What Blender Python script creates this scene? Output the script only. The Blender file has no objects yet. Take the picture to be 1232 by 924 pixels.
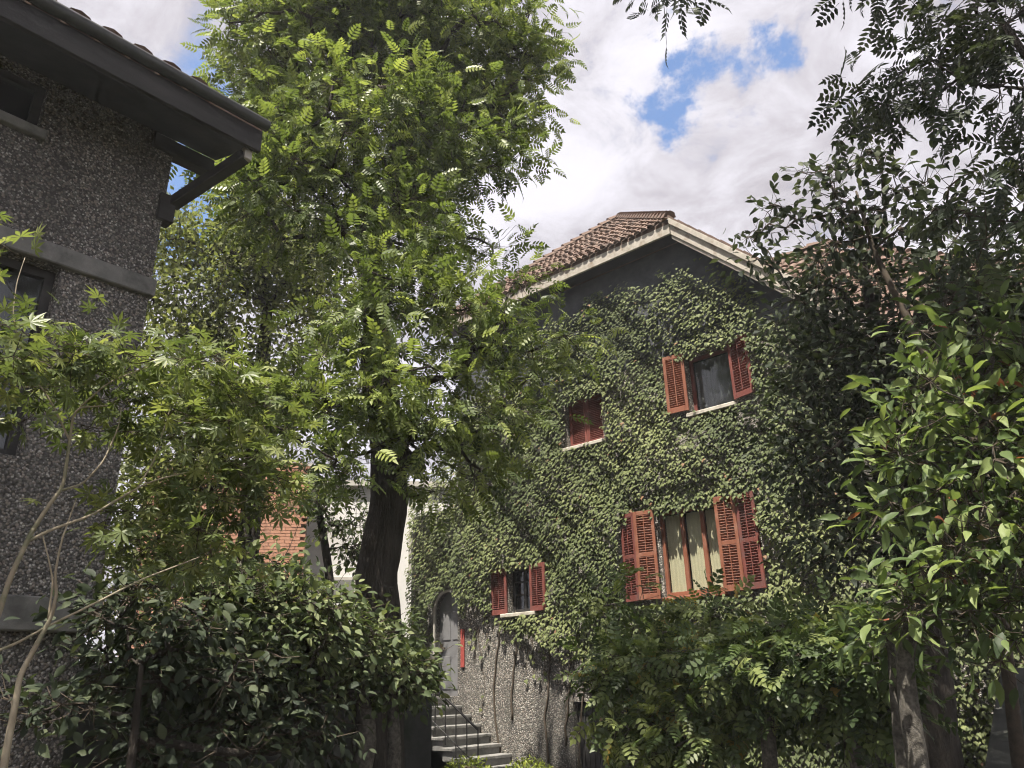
import bpy, bmesh, math, random
import numpy as np
from mathutils import Vector, Matrix

# ------------------------------------------------------------------ camera
F = 920.0; W, H = 1232.0, 924.0
EYE = np.array([0.0, 0.0, 1.5])
_z = np.array([-58, 2336, -920.0]); _z /= np.linalg.norm(_z)
_x = np.array([1116, 390, 920.0]); _x -= _z * (_x @ _z); _x /= np.linalg.norm(_x)
_y = np.cross(_z, _x)
ROT = np.array([_x, _y, _z])                      # world = ROT @ camera
scene = bpy.context.scene
cam = bpy.data.cameras.new('camera'); camo = bpy.data.objects.new('camera', cam)
scene.collection.objects.link(camo)
cam.sensor_width = 36.0; cam.lens = F / W * 36.0; cam.clip_end = 2000; cam.clip_start = 0.05
m = Matrix([list(r) for r in ROT]).to_4x4(); m.translation = Vector(EYE)
camo.matrix_world = m
scene.camera = camo

# ------------------------------------------------------------------ light
SUN = np.array([0.13, -0.38, 0.91]); SUN /= np.linalg.norm(SUN)     # towards the sun
SUN_EL = math.asin(SUN[2]); SUN_AZ = math.atan2(SUN[0], SUN[1])
sl = bpy.data.lights.new('sun', 'SUN'); sl.energy = 5.0; sl.angle = math.radians(0.53); sl.color = (1.0, 0.93, 0.82)
so = bpy.data.objects.new('sun', sl); scene.collection.objects.link(so)
so.rotation_euler = Vector(SUN).to_track_quat('Z', 'Y').to_euler()
scene.view_settings.view_transform = 'Standard'; scene.view_settings.look = 'None'
scene.view_settings.exposure = 1.08; scene.view_settings.gamma = 1.0
scene.view_settings.use_curve_mapping = False
scene.cycles.max_bounces = 5; scene.cycles.diffuse_bounces = 3; scene.cycles.glossy_bounces = 2; scene.cycles.transmission_bounces = 3; scene.cycles.transparent_max_bounces = 6
scene.cycles.filter_width = 1.1; scene.cycles.use_adaptive_sampling = True; scene.cycles.adaptive_threshold = 0.04; scene.cycles.adaptive_min_samples = 16; scene.cycles.use_light_tree = False; scene.cycles.caustics_reflective = False; scene.cycles.caustics_refractive = False

HAZE = 0.0017
def ray(px, py):
    d = ROT @ np.array([px - W / 2, H / 2 - py, -F]); return d
def onX(px, py, x): d = ray(px, py); return EYE + d * (x / d[0])
def onY(px, py, y): d = ray(px, py); return EYE + d * (y / d[1])
def at(px, py, D): d = ray(px, py); return EYE + d * (D / math.hypot(d[0], d[1]))
def proj(p):
    c = (np.asarray(p) - EYE) @ ROT
    return np.stack([W / 2 + F * c[..., 0] / -c[..., 2], H / 2 - F * c[..., 1] / -c[..., 2]], -1), -c[..., 2]

# ------------------------------------------------------------------ sky
wd = bpy.data.worlds.new('World'); scene.world = wd; wd.use_nodes = True
nt = wd.node_tree; N = nt.nodes; L = nt.links; N.clear()
def wn(t, **k):
    n = N.new(t)
    for a, b in k.items(): setattr(n, a, b)
    return n
def vmath(op, a, b=None):
    n = wn('ShaderNodeVectorMath', operation=op)
    for i, v in enumerate((a, b)):
        if v is None: continue
        if hasattr(v, 'links'): L.new(v, n.inputs[i])
        else: n.inputs[i].default_value = v
    return n
def fmath(op, a, b=None, c=None, clamp=False):
    n = wn('ShaderNodeMath', operation=op, use_clamp=clamp)
    for i, v in enumerate((a, b, c)):
        if v is None: continue
        if hasattr(v, 'links'): L.new(v, n.inputs[i])
        else: n.inputs[i].default_value = v
    return n.outputs[0]
def sstep(v, a, b):
    n = wn('ShaderNodeMapRange', interpolation_type='SMOOTHSTEP'); L.new(v, n.inputs[0])
    n.inputs[1].default_value = a; n.inputs[2].default_value = b; return n.outputs[0]
def mixc(f, a, b):
    n = wn('ShaderNodeMix', data_type='RGBA')
    for i, v in ((0, f), (6, a), (7, b)):
        if hasattr(v, 'links'): L.new(v, n.inputs[i])
        else: n.inputs[i].default_value = v
    return n.outputs[2]
sky = wn('ShaderNodeTexSky', sky_type='NISHITA', sun_disc=False, sun_elevation=SUN_EL, sun_rotation=SUN_AZ)
sky.air_density = 1.2; sky.dust_density = 0.6; sky.ozone_density = 2.0
tc = wn('ShaderNodeTexCoord')
direc = vmath('NORMALIZE', tc.outputs['Generated']).outputs[0]
sep = wn('ShaderNodeSeparateXYZ'); L.new(direc, sep.inputs[0])
den = fmath('ADD', fmath('MAXIMUM', sep.outputs[2], 0.0), 0.22)
cmb = wn('ShaderNodeCombineXYZ')
L.new(fmath('DIVIDE', sep.outputs[0], den), cmb.inputs[0]); L.new(fmath('DIVIDE', sep.outputs[1], den), cmb.inputs[1])
def noise(vec, scale, detail, rough, off=(0, 0, 0), dist=0.0):
    a = vmath('ADD', vec, off)
    n = wn('ShaderNodeTexNoise'); L.new(a.outputs[0], n.inputs['Vector'])
    n.inputs['Scale'].default_value = scale; n.inputs['Detail'].default_value = detail
    n.inputs['Roughness'].default_value = rough; n.inputs['Distortion'].default_value = dist
    return n.outputs['Fac']
big = noise(cmb.outputs[0], 1.15, 7, 0.56, (3.1, 1.7, 0), 0.25)
fine = noise(cmb.outputs[0], 6.5, 9, 0.62, (7.3, 2.2, 0), 0.5)
shade = noise(cmb.outputs[0], 1.5, 9, 0.55, (1.3, 6.1, 0), 0.15)
wv = vmath('ADD', direc, (4.1, 2.7, 1.9)).outputs[0]
wnz = wn('ShaderNodeTexNoise'); L.new(wv, wnz.inputs['Vector']); wnz.inputs['Scale'].default_value = 9.0; wnz.inputs['Detail'].default_value = 6; wnz.inputs['Roughness'].default_value = 0.62
woff = vmath('MULTIPLY', vmath('SUBTRACT', wnz.outputs['Color'], (0.5, 0.5, 0.5)).outputs[0], (0.30, 0.30, 0.30)).outputs[0]
dwarp = vmath('ADD', direc, woff).outputs[0]
def hole(px, py, r):
    d = ray(px, py); d = d / np.linalg.norm(d)
    dd = vmath('DISTANCE', dwarp, tuple(d)).outputs['Value']
    return fmath('MULTIPLY', fmath('SUBTRACT', 1.0, sstep(dd, 0.0, r)), 0.60)
holes = fmath('MAXIMUM', fmath('MAXIMUM', hole(875, 85, 0.082), hole(812, 116, 0.068)), hole(215, 220, 0.2))
dens = fmath('SUBTRACT', fmath('ADD', fmath('MULTIPLY', big, 0.55), fmath('ADD', fmath('MULTIPLY', fine, 1.5), -0.33)), holes)
cov = sstep(dens, 0.14, 0.60)
bright = fmath('ADD', fmath('MULTIPLY', shade, 0.6), fmath('MULTIPLY', fine, 0.4))
ccol = mixc(sstep(bright, 0.37, 0.58), (4.7, 4.4, 4.75, 1), (8.3, 8.1, 8.8, 1))
skyc = mixc(1.0, sky.outputs[0], sky.outputs[0])
skyb = vmath('MULTIPLY', sky.outputs[0], (1.8, 1.8, 1.9)).outputs[0]
final = mixc(cov, skyb, ccol)
bg = wn('ShaderNodeBackground'); L.new(final, bg.inputs[0]); bg.inputs[1].default_value = 0.058
L.new(bg.outputs[0], wn('ShaderNodeOutputWorld').inputs[0])

# ------------------------------------------------------------------ helpers
col = scene.collection
ORG = {}
def tag(o, label=None, cat=None, group=None, kind=None):
    if label: o['label'] = label
    if cat: o['category'] = cat
    if group: o['group'] = group
    if kind: o['kind'] = kind
    return o
def thing(name, loc, label, cat, group=None):
    o = bpy.data.objects.new(name, None); col.objects.link(o)
    o.location = Vector(loc); ORG[o] = np.array(loc, float); o.empty_display_size = 0.2
    return tag(o, label, cat, group)
def place(name, mesh, loc, parent=None, rot=None, scale=None):
    o = bpy.data.objects.new(name, mesh); col.objects.link(o)
    base = ORG[parent] if parent is not None else np.zeros(3)
    loc = np.array(loc, float); ORG[o] = loc
    o.parent = parent; 
    if rot is not None:
        o.rotation_mode = 'QUATERNION'; o.rotation_quaternion = rot
    o.location = Vector(loc - base)
    if scale is not None: o.scale = (scale,) * 3 if np.isscalar(scale) else scale
    return o
class MB:
    def __init__(s): s.v = []; s.f = []
    def poly(s, pts):
        b = len(s.v); s.v += [tuple(p) for p in pts]; s.f.append(tuple(range(b, b + len(pts)))); return s
    def box(s, a, b):
        (x0, y0, z0), (x1, y1, z1) = np.minimum(a, b), np.maximum(a, b)
        n = len(s.v)
        s.v += [(x0, y0, z0), (x1, y0, z0), (x1, y1, z0), (x0, y1, z0), (x0, y0, z1), (x1, y0, z1), (x1, y1, z1), (x0, y1, z1)]
        s.f += [tuple(n + i for i in q) for q in ((0, 3, 2, 1), (4, 5, 6, 7), (0, 1, 5, 4), (1, 2, 6, 5), (2, 3, 7, 6), (3, 0, 4, 7))]
        return s
    def obox(s, c, ax, ay, az):          # oriented box, half-axis vectors
        c, ax, ay, az = (np.asarray(q, float) for q in (c, ax, ay, az)); n = len(s.v)
        for k in (-1, 1):
            for i, j in ((-1, -1), (1, -1), (1, 1), (-1, 1)): s.v.append(tuple(c + ax * i + ay * j + az * k))
        s.f += [tuple(n + i for i in q) for q in ((0, 3, 2, 1), (4, 5, 6, 7), (0, 1, 5, 4), (1, 2, 6, 5), (2, 3, 7, 6), (3, 0, 4, 7))]
        return s
    def beam(s, p, q, w, h, up=(0, 0, 1)):
        p, q = np.asarray(p, float), np.asarray(q, float); d = q - p; l = np.linalg.norm(d); d /= l
        x = np.cross(d, up); x /= np.linalg.norm(x); u = np.cross(x, d)
        return s.obox((p + q) / 2, x * w / 2, d * l / 2, u * h / 2)
    def slab(s, pts, off):               # polygon extruded by vector off
        n = len(pts); b = len(s.v); off = np.asarray(off, float)
        s.v += [tuple(p) for p in pts] + [tuple(np.asarray(p) + off) for p in pts]
        s.f.append(tuple(range(b + n - 1, b - 1, -1))); s.f.append(tuple(range(b + n, b + 2 * n)))
        for i in range(n):
            j = (i + 1) % n; s.f.append((b + i, b + j, b + n + j, b + n + i))
        return s
    def tube(s, pts, rad, n=6, jit=0.0, rng=None):
        pts = np.asarray(pts, float); k = len(pts); b = len(s.v)
        rad = np.broadcast_to(rad, (k,))
        t = np.gradient(pts, axis=0); ref = np.array([0.31, 0.95, 0.05])
        for i in range(k):
            d = t[i] / (np.linalg.norm(t[i]) + 1e-9)
            x = np.cross(d, ref); x /= np.linalg.norm(x) + 1e-9; y = np.cross(d, x)
            for a in range(n):
                an = 2 * math.pi * a / n; r = rad[i] * (1 + (rng.uniform(-jit, jit) if rng else 0))
                s.v.append(tuple(pts[i] + (x * math.cos(an) + y * math.sin(an)) * r))
        for i in range(k - 1):
            for a in range(n):
                c = (a + 1) % n; s.f.append((b + i * n + a, b + i * n + c, b + (i + 1) * n + c, b + (i + 1) * n + a))
        s.f.append(tuple(b + a for a in range(n - 1, -1, -1))); s.f.append(tuple(b + (k - 1) * n + a for a in range(n)))
        return s
    def mesh(s, name, mat, org=(0, 0, 0), smooth=False):
        me = bpy.data.meshes.new(name)
        v = np.asarray(s.v, float) - np.asarray(org)
        me.from_pydata(v.tolist(), [], s.f); me.update()
        if smooth: me.polygons.foreach_set('use_smooth', [True] * len(me.polygons))
        if mat: me.materials.append(mat)
        return me
    def build(s, name, mat, parent=None, smooth=False, bevel=0, loc=None, fix=True):
        org = np.array(loc, float) if loc is not None else (ORG[parent] if parent is not None else np.zeros(3))
        me = s.mesh(name, mat, org, smooth)
        if fix:
            bm = bmesh.new(); bm.from_mesh(me)
            bmesh.ops.recalc_face_normals(bm, faces=bm.faces)
            if bevel: bmesh.ops.bevel(bm, geom=bm.edges[:], offset=bevel, segments=1, affect='EDGES', clamp_overlap=True)
            bm.to_mesh(me); bm.free()
        return place(name, me, org, parent)

# ------------------------------------------------------------------ materials
class NT:
    def __init__(s, name):
        s.m = bpy.data.materials.new(name); s.m.use_nodes = True; s.t = s.m.node_tree; s.t.nodes.clear()
        s.out = s.n('ShaderNodeOutputMaterial'); s.p = s.n('ShaderNodeBsdfPrincipled')
        s.l(s.p.outputs[0], s.out.inputs[0])
    def n(s, t, **k):
        n = s.t.nodes.new(t)
        for a, b in k.items(): setattr(n, a, b)
        return n
    def l(s, a, b): s.t.links.new(a, b)
    def coord(s, obj=True):
        if not hasattr(s, '_c'): s._c = s.n('ShaderNodeNewGeometry').outputs['Position']
        return s._c
    def noise(s, scale, detail=4, rough=0.55, stretch=None):
        v = s.coord()
        if stretch:
            mp = s.n('ShaderNodeMapping'); mp.inputs['Scale'].default_value = stretch; s.l(v, mp.inputs[0]); v = mp.outputs[0]
        n = s.n('ShaderNodeTexNoise'); s.l(v, n.inputs['Vector'])
        n.inputs['Scale'].default_value = scale; n.inputs['Detail'].default_value = detail; n.inputs['Roughness'].default_value = rough
        return n.outputs['Fac']
    def ramp(s, fac, stops):
        r = s.n('ShaderNodeValToRGB'); s.l(fac, r.inputs[0]); e = r.color_ramp.elements
        while len(e) < len(stops): e.new(0.5)
        for i, (p, c) in enumerate(stops): e[i].position = p; e[i].color = (*c, 1)
        return r.outputs[0]
    def mix(s, f, a, b, blend='MIX'):
        n = s.n('ShaderNodeMix', data_type='RGBA', blend_type=blend)
        for i, v in ((0, f), (6, a), (7, b)):
            if hasattr(v, 'links'): s.l(v, n.inputs[i])
            else: n.inputs[i].default_value = v if not isinstance(v, tuple) or len(v) == 4 else (*v, 1)
        return n.outputs[2]
    def bump(s, h, strength, dist):
        b = s.n('ShaderNodeBump'); b.inputs['Strength'].default_value = strength; b.inputs['Distance'].default_value = dist
        s.l(h, b.inputs['Height']); s.l(b.outputs[0], s.p.inputs['Normal']); return b
    def set(s, **k):
        for a, b in k.items():
            i = s.p.inputs[{'base': 'Base Color', 'rough': 'Roughness', 'spec': 'Specular IOR Level', 'metal': 'Metallic'}[a]]
            if hasattr(b, 'links'): s.l(b, i)
            else: i.default_value = (*b, 1) if isinstance(b, tuple) else b
        return s

def surf(name, c1, c2, scale=6, rough=0.8, bump=0.0, bdist=0.01, stretch=None, c3=None, spec=0.3, bscale=None):
    t = NT(name); nz = t.noise(scale, 6, 0.6, stretch)
    base = t.ramp(nz, [(0.3, c1), (0.7, c2)])
    if c3:
        base = t.mix(t.ramp(t.noise(scale * 0.37, 5, 0.65), [(0.52, (0, 0, 0)), (0.68, (1, 1, 1))]), base, c3)
    t.set(base=base, rough=rough, spec=spec)
    if bump: t.bump(t.noise(bscale or scale * 4, 5, 0.65, stretch), bump, bdist)
    return t.m

def pebble(name, tone, scale, dirt):
    t = NT(name)
    v = t.n('ShaderNodeTexVoronoi'); v.inputs['Scale'].default_value = scale
    wob = t.n('ShaderNodeTexNoise'); wob.inputs['Scale'].default_value = scale * 0.8
    t.l(t.coord(), wob.inputs['Vector'])
    ma = t.n('ShaderNodeVectorMath', operation='MULTIPLY_ADD'); t.l(wob.outputs['Color'], ma.inputs[0])
    ma.inputs[1].default_value = (0.6 / scale,) * 3; t.l(t.coord(), ma.inputs[2]); t.l(ma.outputs[0], v.inputs['Vector'])
    sp = t.n('ShaderNodeSeparateColor'); t.l(v.outputs['Color'], sp.inputs[0])
    stones = t.ramp(sp.outputs[0], [(0.0, tuple(0.25 * q for q in tone)), (0.35, tuple(0.6 * q for q in tone)),
                                    (0.6, (tone[0] * 1.0, tone[1] * 0.90, tone[2] * 0.82)), (0.8, tuple(1.25 * q for q in tone)), (1.0, tuple(min(0.75, 2.0 * q) for q in tone))])
    mort = tuple(0.28 * q for q in tone)
    c = t.mix(t.ramp(v.outputs['Distance'], [(0.45, (0, 0, 0)), (0.72, (1, 1, 1))]), stones, mort)
    c = t.mix(t.ramp(t.noise(0.9, 6, 0.6, (1, 1, 0.45)), [(0.42, (0, 0, 0)), (0.75, (dirt,) * 3)]), c, tuple(0.35 * q for q in tone))
    c = t.mix(t.ramp(t.noise(2.2, 6, 0.6, (1, 1, 0.12)), [(0.47, (0, 0, 0)), (0.70, (0.6,) * 3)]), c, tuple(0.22 * q for q in tone))
    t.set(base=c, rough=0.85, spec=0.25)
    inv = t.n('ShaderNodeMath', operation='SUBTRACT'); inv.inputs[0].default_value = 1.0; t.l(v.outputs['Distance'], inv.inputs[1])
    t.bump(inv.outputs[0], 0.9, 0.018)
    return t.m

def leafmat(name, dark, mid, light, trans=0.35, rough=0.42, spec=0.4, odd=None):
    t = NT(name)
    a = t.n('ShaderNodeAttribute', attribute_name='tint')
    stops = [(0.0, dark), (0.55, mid), (0.95, light)]
    if odd: stops = [(0.0, dark), (0.5, mid), (0.9, light), (0.985, light), (0.995, odd)]
    c = t.ramp(a.outputs['Fac'], stops)
    t.set(base=c, rough=rough, spec=spec)
    tr = t.n('ShaderNodeBsdfTranslucent')
    tcx = t.mix(1.0, c, (1.2, 1.25, 0.7, 1), 'MULTIPLY'); t.l(tcx, tr.inputs[0])
    mx = t.n('ShaderNodeMixShader'); mx.inputs[0].default_value = trans
    t.l(t.p.outputs[0], mx.inputs[1]); t.l(tr.outputs[0], mx.inputs[2]); t.l(mx.outputs[0], t.out.inputs[0])
    return t.m

def glassmat(name, tintc, refl):
    t = NT(name); t.t.nodes.remove(t.p)
    g = t.n('ShaderNodeBsdfGlossy'); g.inputs['Roughness'].default_value = 0.04; g.inputs[0].default_value = (0.9, 0.92, 0.95, 1)
    tr = t.n('ShaderNodeBsdfTransparent'); tr.inputs[0].default_value = (*tintc, 1)
    lw_ = t.n('ShaderNodeLayerWeight'); fr = t.n('ShaderNodeMath', operation='MULTIPLY_ADD'); pw_ = t.n('ShaderNodeMath', operation='POWER'); t.l(lw_.outputs['Facing'], pw_.inputs[0]); pw_.inputs[1].default_value = 4.0; t.l(pw_.outputs[0], fr.inputs[0]); fr.inputs[1].default_value = 0.5; fr.inputs[2].default_value = refl
    mx = t.n('ShaderNodeMixShader'); t.l(fr.outputs[0], mx.inputs[0]); t.l(tr.outputs[0], mx.inputs[1]); t.l(g.outputs[0], mx.inputs[2])
    t.l(mx.outputs[0], t.out.inputs[0]); return t.m

M = {}
M['soil'] = surf('garden_soil', (0.030, 0.026, 0.020), (0.065, 0.055, 0.040), 5, 0.95, 0.6, 0.03, c3=(0.03, 0.045, 0.018))
M['path'] = surf('stone_path', (0.12, 0.12, 0.115), (0.20, 0.195, 0.18), 5, 0.9, 0.4, 0.01)
M['pebble_ivy'] = pebble('pebbledash_grey', (0.33, 0.315, 0.285), 42, 0.7)
M['pebble_left'] = pebble('pebbledash_brown', (0.30, 0.288, 0.275), 50, 0.5)
M['concrete'] = surf('concrete_band', (0.15, 0.15, 0.145), (0.24, 0.235, 0.225), 7, 0.85, 0.3, 0.006, c3=(0.10, 0.10, 0.095))
M['sill'] = surf('weathered_sill', (0.42, 0.39, 0.33), (0.62, 0.58, 0.50), 9, 0.8, 0.3, 0.005, c3=(0.22, 0.19, 0.15))
M['fascia'] = surf('peeling_fascia_paint', (0.36, 0.33, 0.28), (0.52, 0.48, 0.42), 9, 0.8, 0.3, 0.006, c3=(0.24, 0.18, 0.13))
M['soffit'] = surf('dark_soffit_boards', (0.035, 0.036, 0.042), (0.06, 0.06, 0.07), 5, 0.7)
M['upper_wall'] = surf('eave_shade_gable', (0.075, 0.080, 0.095), (0.125, 0.128, 0.145), 3, 0.9, 0.35, 0.012, c3=(0.055, 0.058, 0.065))  # dark blue tone paints the eave shadow into the gable stucco
M['timber'] = surf('dark_timber', (0.028, 0.027, 0.027), (0.055, 0.052, 0.05), 8, 0.6, 0.3, 0.004, stretch=(1, 0.15, 1))
M['dark_wall'] = surf('shade_dark_render', (0.035, 0.038, 0.033), (0.075, 0.075, 0.068), 4, 0.9, 0.4, 0.01, c3=(0.025, 0.035, 0.018))  # dark tone paints in the shade behind shrubs and on the stair sides
M['gutter'] = surf('gutter_metal', (0.05, 0.052, 0.055), (0.085, 0.085, 0.085), 9, 0.5, spec=0.5)
M['shutter'] = surf('red_shutter_paint', (0.20, 0.072, 0.042), (0.28, 0.108, 0.062), 9, 0.6, 0.2, 0.003, c3=(0.30, 0.15, 0.10), stretch=(1, 1, 0.3))
M['shutter_dim'] = surf('weathered_dim_red_paint', (0.15, 0.045, 0.036), (0.23, 0.075, 0.06), 9, 0.65, 0.2, 0.003, c3=(0.14, 0.075, 0.065), stretch=(1, 1, 0.3))  # darker red; also paints in the dimmer light on angled leaves
M['curtain'] = surf('cream_curtain', (0.66, 0.58, 0.40), (0.76, 0.68, 0.48), 3, 0.9, 0.25, 0.02, stretch=(14, 14, 0.3))
M['grey_curtain'] = surf('grey_net_curtain', (0.085, 0.085, 0.085), (0.13, 0.13, 0.13), 3, 0.9, 0.25, 0.02, stretch=(14, 14, 0.3))
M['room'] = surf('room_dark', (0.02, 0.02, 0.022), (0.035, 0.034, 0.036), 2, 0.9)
M['glass'] = glassmat('window_glass', (0.92, 0.94, 0.93), 0.04)
M['door'] = surf('grey_door_paint', (0.17, 0.17, 0.175), (0.21, 0.21, 0.215), 4, 0.55)
M['iron'] = surf('black_iron', (0.012, 0.012, 0.013), (0.03, 0.028, 0.027), 20, 0.5, spec=0.5)
M['step'] = surf('worn_step_stone', (0.17, 0.167, 0.158), (0.29, 0.285, 0.27), 8, 0.85, 0.4, 0.008, c3=(0.08, 0.082, 0.07))
M['shaded_step'] = surf('shade_dark_step', (0.05, 0.05, 0.05), (0.10, 0.10, 0.095), 8, 0.85, 0.4, 0.008, c3=(0.03, 0.035, 0.028))  # stone darkened to put the shade of the trees into its colour
M['white_wall'] = surf('white_render', (0.66, 0.65, 0.63), (0.76, 0.75, 0.73), 1.5, 0.85, c3=(0.58, 0.56, 0.53))
M['trim'] = surf('pale_stone_trim', (0.42, 0.40, 0.36), (0.56, 0.53, 0.48), 6, 0.85, 0.3, 0.006)
M['mortar'] = surf('brick_mortar', (0.30, 0.24, 0.2), (0.38, 0.30, 0.25), 8, 0.9)
M['red'] = surf('red_paper', (0.26, 0.045, 0.04), (0.40, 0.09, 0.07), 14, 0.7)
M['brass'] = surf('dark_brass', (0.10, 0.08, 0.05), (0.16, 0.12, 0.07), 12, 0.35, spec=0.6)
M['bark_dark'] = surf('dark_furrowed_bark', (0.026, 0.022, 0.018), (0.085, 0.072, 0.060), 10, 0.9, 1.0, 0.05, stretch=(1, 1, 0.22))
M['bark_pale'] = surf('pale_smooth_bark', (0.24, 0.20, 0.14), (0.38, 0.33, 0.24), 12, 0.75, 0.5, 0.008, c3=(0.16, 0.17, 0.10), stretch=(1, 1, 0.35))
M['bark_mottled'] = surf('mottled_lichen_bark', (0.05, 0.045, 0.038), (0.19, 0.175, 0.15), 30, 0.9, 0.7, 0.02, c3=(0.05, 0.045, 0.038))
M['twig'] = surf('brown_twig', (0.045, 0.036, 0.026), (0.09, 0.07, 0.05), 20, 0.85)
M['vine'] = surf('woody_vine', (0.06, 0.047, 0.035), (0.12, 0.095, 0.07), 20, 0.9)
def tilemat(name, c):
    t = NT(name); g = t.n('ShaderNodeNewGeometry')
    b = t.ramp(g.outputs['Random Per Island'], [(0.0, tuple(0.5 * q for q in c)), (0.5, c), (1.0, (c[0] * 1.35, c[1] * 1.45, c[2] * 1.5))])
    b = t.mix(t.ramp(t.noise(3.2, 6, 0.65), [(0.48, (0, 0, 0)), (0.72, (0.8,) * 3)]), b, (0.09, 0.065, 0.05))
    t.set(base=b, rough=0.8, spec=0.3); t.bump(t.noise(40, 4), 0.4, 0.006); return t.m
M['tile'] = tilemat('clay_roof_tile', (0.155, 0.102, 0.078))
M['tile_old'] = tilemat('dull_roof_tile', (0.15, 0.10, 0.08))
M['brick'] = tilemat('orange_brick', (0.48, 0.25, 0.165))
M['leaf_tall'] = leafmat('tall_tree_leaf', (0.060, 0.086, 0.030), (0.150, 0.198, 0.060), (0.31, 0.36, 0.11), 0.42)
M['leaf_fine'] = leafmat('fine_tree_leaf', (0.075, 0.092, 0.040), (0.185, 0.21, 0.090), (0.31, 0.33, 0.155), 0.48, 0.55, 0.22)
M['leaf_maple'] = leafmat('maple_leaf', (0.065, 0.092, 0.034), (0.15, 0.19, 0.066), (0.29, 0.32, 0.12), 0.42)
M['leaf_shrub'] = leafmat('shrub_leaf', (0.045, 0.066, 0.032), (0.115, 0.15, 0.07), (0.25, 0.28, 0.14), 0.32, 0.6, 0.22)
M['leaf_mid'] = leafmat('garden_shrub_leaf', (0.038, 0.060, 0.025), (0.095, 0.135, 0.048), (0.23, 0.27, 0.095), 0.35, 0.45, 0.35, odd=(0.36, 0.26, 0.07))
M['leaf_big'] = leafmat('large_glossy_leaf', (0.042, 0.068, 0.028), (0.110, 0.160, 0.056), (0.25, 0.31, 0.11), 0.36, 0.52, 0.3, odd=(0.28, 0.10, 0.06))
M['leaf_dark'] = leafmat('dark_tree_leaf', (0.026, 0.036, 0.024), (0.050, 0.066, 0.040), (0.10, 0.12, 0.065), 0.25, 0.6, 0.22)  # dark leaf colour carries the backlight and shade of these crowns
M['leaf_ivy'] = leafmat('ivy_leaf', (0.036, 0.052, 0.021), (0.104, 0.128, 0.048), (0.215, 0.24, 0.098), 0.16, 0.6, 0.25, odd=(0.22, 0.13, 0.07))
M['leaf_box'] = leafmat('clipped_hedge_leaf', (0.10, 0.13, 0.02), (0.19, 0.24, 0.035), (0.30, 0.34, 0.06), 0.3)

# ------------------------------------------------------------------ leaves
def tmpl_oval(w=0.26, fold=0.08, droop=0.10):
    v = [(0, 0, 0), (-w * .75, .22, fold * .8), (-w, .48, fold), (-w * .62, .78, fold * .4), (0, 1, -droop),
         (w * .62, .78, fold * .4), (w, .48, fold), (w * .75, .22, fold * .8), (0, .25, 0.0), (0, .52, 0.01), (0, .78, -droop * .4)]
    f = [(0, 8, 1), (1, 8, 2), (8, 9, 2), (2, 9, 3), (9, 10, 3), (3, 10, 4), (0, 7, 8), (7, 6, 8), (8, 6, 9), (6, 5, 9), (9, 5, 10), (5, 4, 10)]
    return np.array(v, float), np.array(f)
def tmpl_small(w=0.24, fold=0.07, droop=0.08):
    v = [(0, 0, 0), (-w, .45, fold), (0, .5, 0), (w, .45, fold), (0, 1, -droop)]
    return np.array(v, float), np.array([(0, 2, 1), (1, 2, 4), (0, 3, 2), (3, 4, 2)])
def tmpl_pinnate(pairs=6, ll=0.34, lw=0.058, droop=0.28):
    v, f = [], []
    def pt(t): return np.array([0, t, 0.10 * t - droop * t * t])
    n = len(v); v += [(-.008, 0, 0), (.008, 0, 0), (0, .55, 0.055 - droop * .3), (0, 1 - .1, .09 - droop * .81)]
    f += [(0, 1, 2), (0, 2, 3)]
    for i in range(pairs):
        t = 0.2 + 0.72 * i / (pairs - 1); k = math.sin(math.pi * (0.25 + 0.62 * t)) * ll
        for sgn in (-1, 1):
            b = pt(t); d = np.array([sgn * .9, .52, -.16]); d /= np.linalg.norm(d)
            sd = np.array([-d[1], d[0], 0.0]); sd /= np.linalg.norm(sd)
            n = len(v); v += [b, b + d * k * .28 + sd * lw * .92 + (0, 0, .012), b + d * k * .66 + sd * lw * .72 + (0, 0, .0), b + d * k + (0, 0, -.06 * k), b + d * k * .66 - sd * lw * .72 + (0, 0, -.012), b + d * k * .28 - sd * lw * .92 + (0, 0, -.012)]
            f += [(n, n + 1, n + 2), (n, n + 2, n + 3), (n, n + 3, n + 4), (n, n + 4, n + 5)]
    b = pt(.92); n = len(v); v += [b, b + (-lw, .12, -.06), b + (0, .3, -.2), b + (lw, .12, -.06)]; f += [(n, n + 3, n + 2), (n, n + 2, n + 1)]
    return np.array([tuple(q) for q in v], float), np.array(f)
def tmpl_palmate(lobes=7):
    v, f = [], []
    for i in range(lobes):
        a = math.radians(-115 + 230 * i / (lobes - 1)); ln = 0.62 + 0.38 * math.cos(a * .75)
        d = np.array([math.sin(a), math.cos(a), -.12]); s = np.array([math.cos(a), -math.sin(a), 0]); o = np.array([0, .28, 0])
        n = len(v); v += [o, o + d * ln * .36 + s * .085 + (0, 0, .02), o + d * ln * .72 + (0, 0, -.03), o + d * ln * .36 - s * .085 + (0, 0, .02)]
        f += [(n, n + 1, n + 2), (n, n + 2, n + 3)]
    n = len(v); v += [(-.008, 0, 0), (.008, 0, 0), (0, .3, 0)]; f += [(n, n + 1, n + 2)]
    return np.array([tuple(q) for q in v], float), np.array(f)
def tmpl_ivy():
    o = [(0, .02), (-.30, -.06), (-.46, .22), (-.30, .46), (-.20, .62), (0, 1.0), (.20, .62), (.30, .46), (.46, .22), (.30, -.06)]
    z = [0, -.05, -.10, 0.0, -.03, -.16, -.03, 0.0, -.10, -.05]
    v = [(0, .34, .06)] + [(x, y, q) for (x, y), q in zip(o, z)]
    f = [(0, (i + 1) % 10 + 1, i + 1) for i in range(10)]
    return np.array(v, float), np.array(f)
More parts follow.
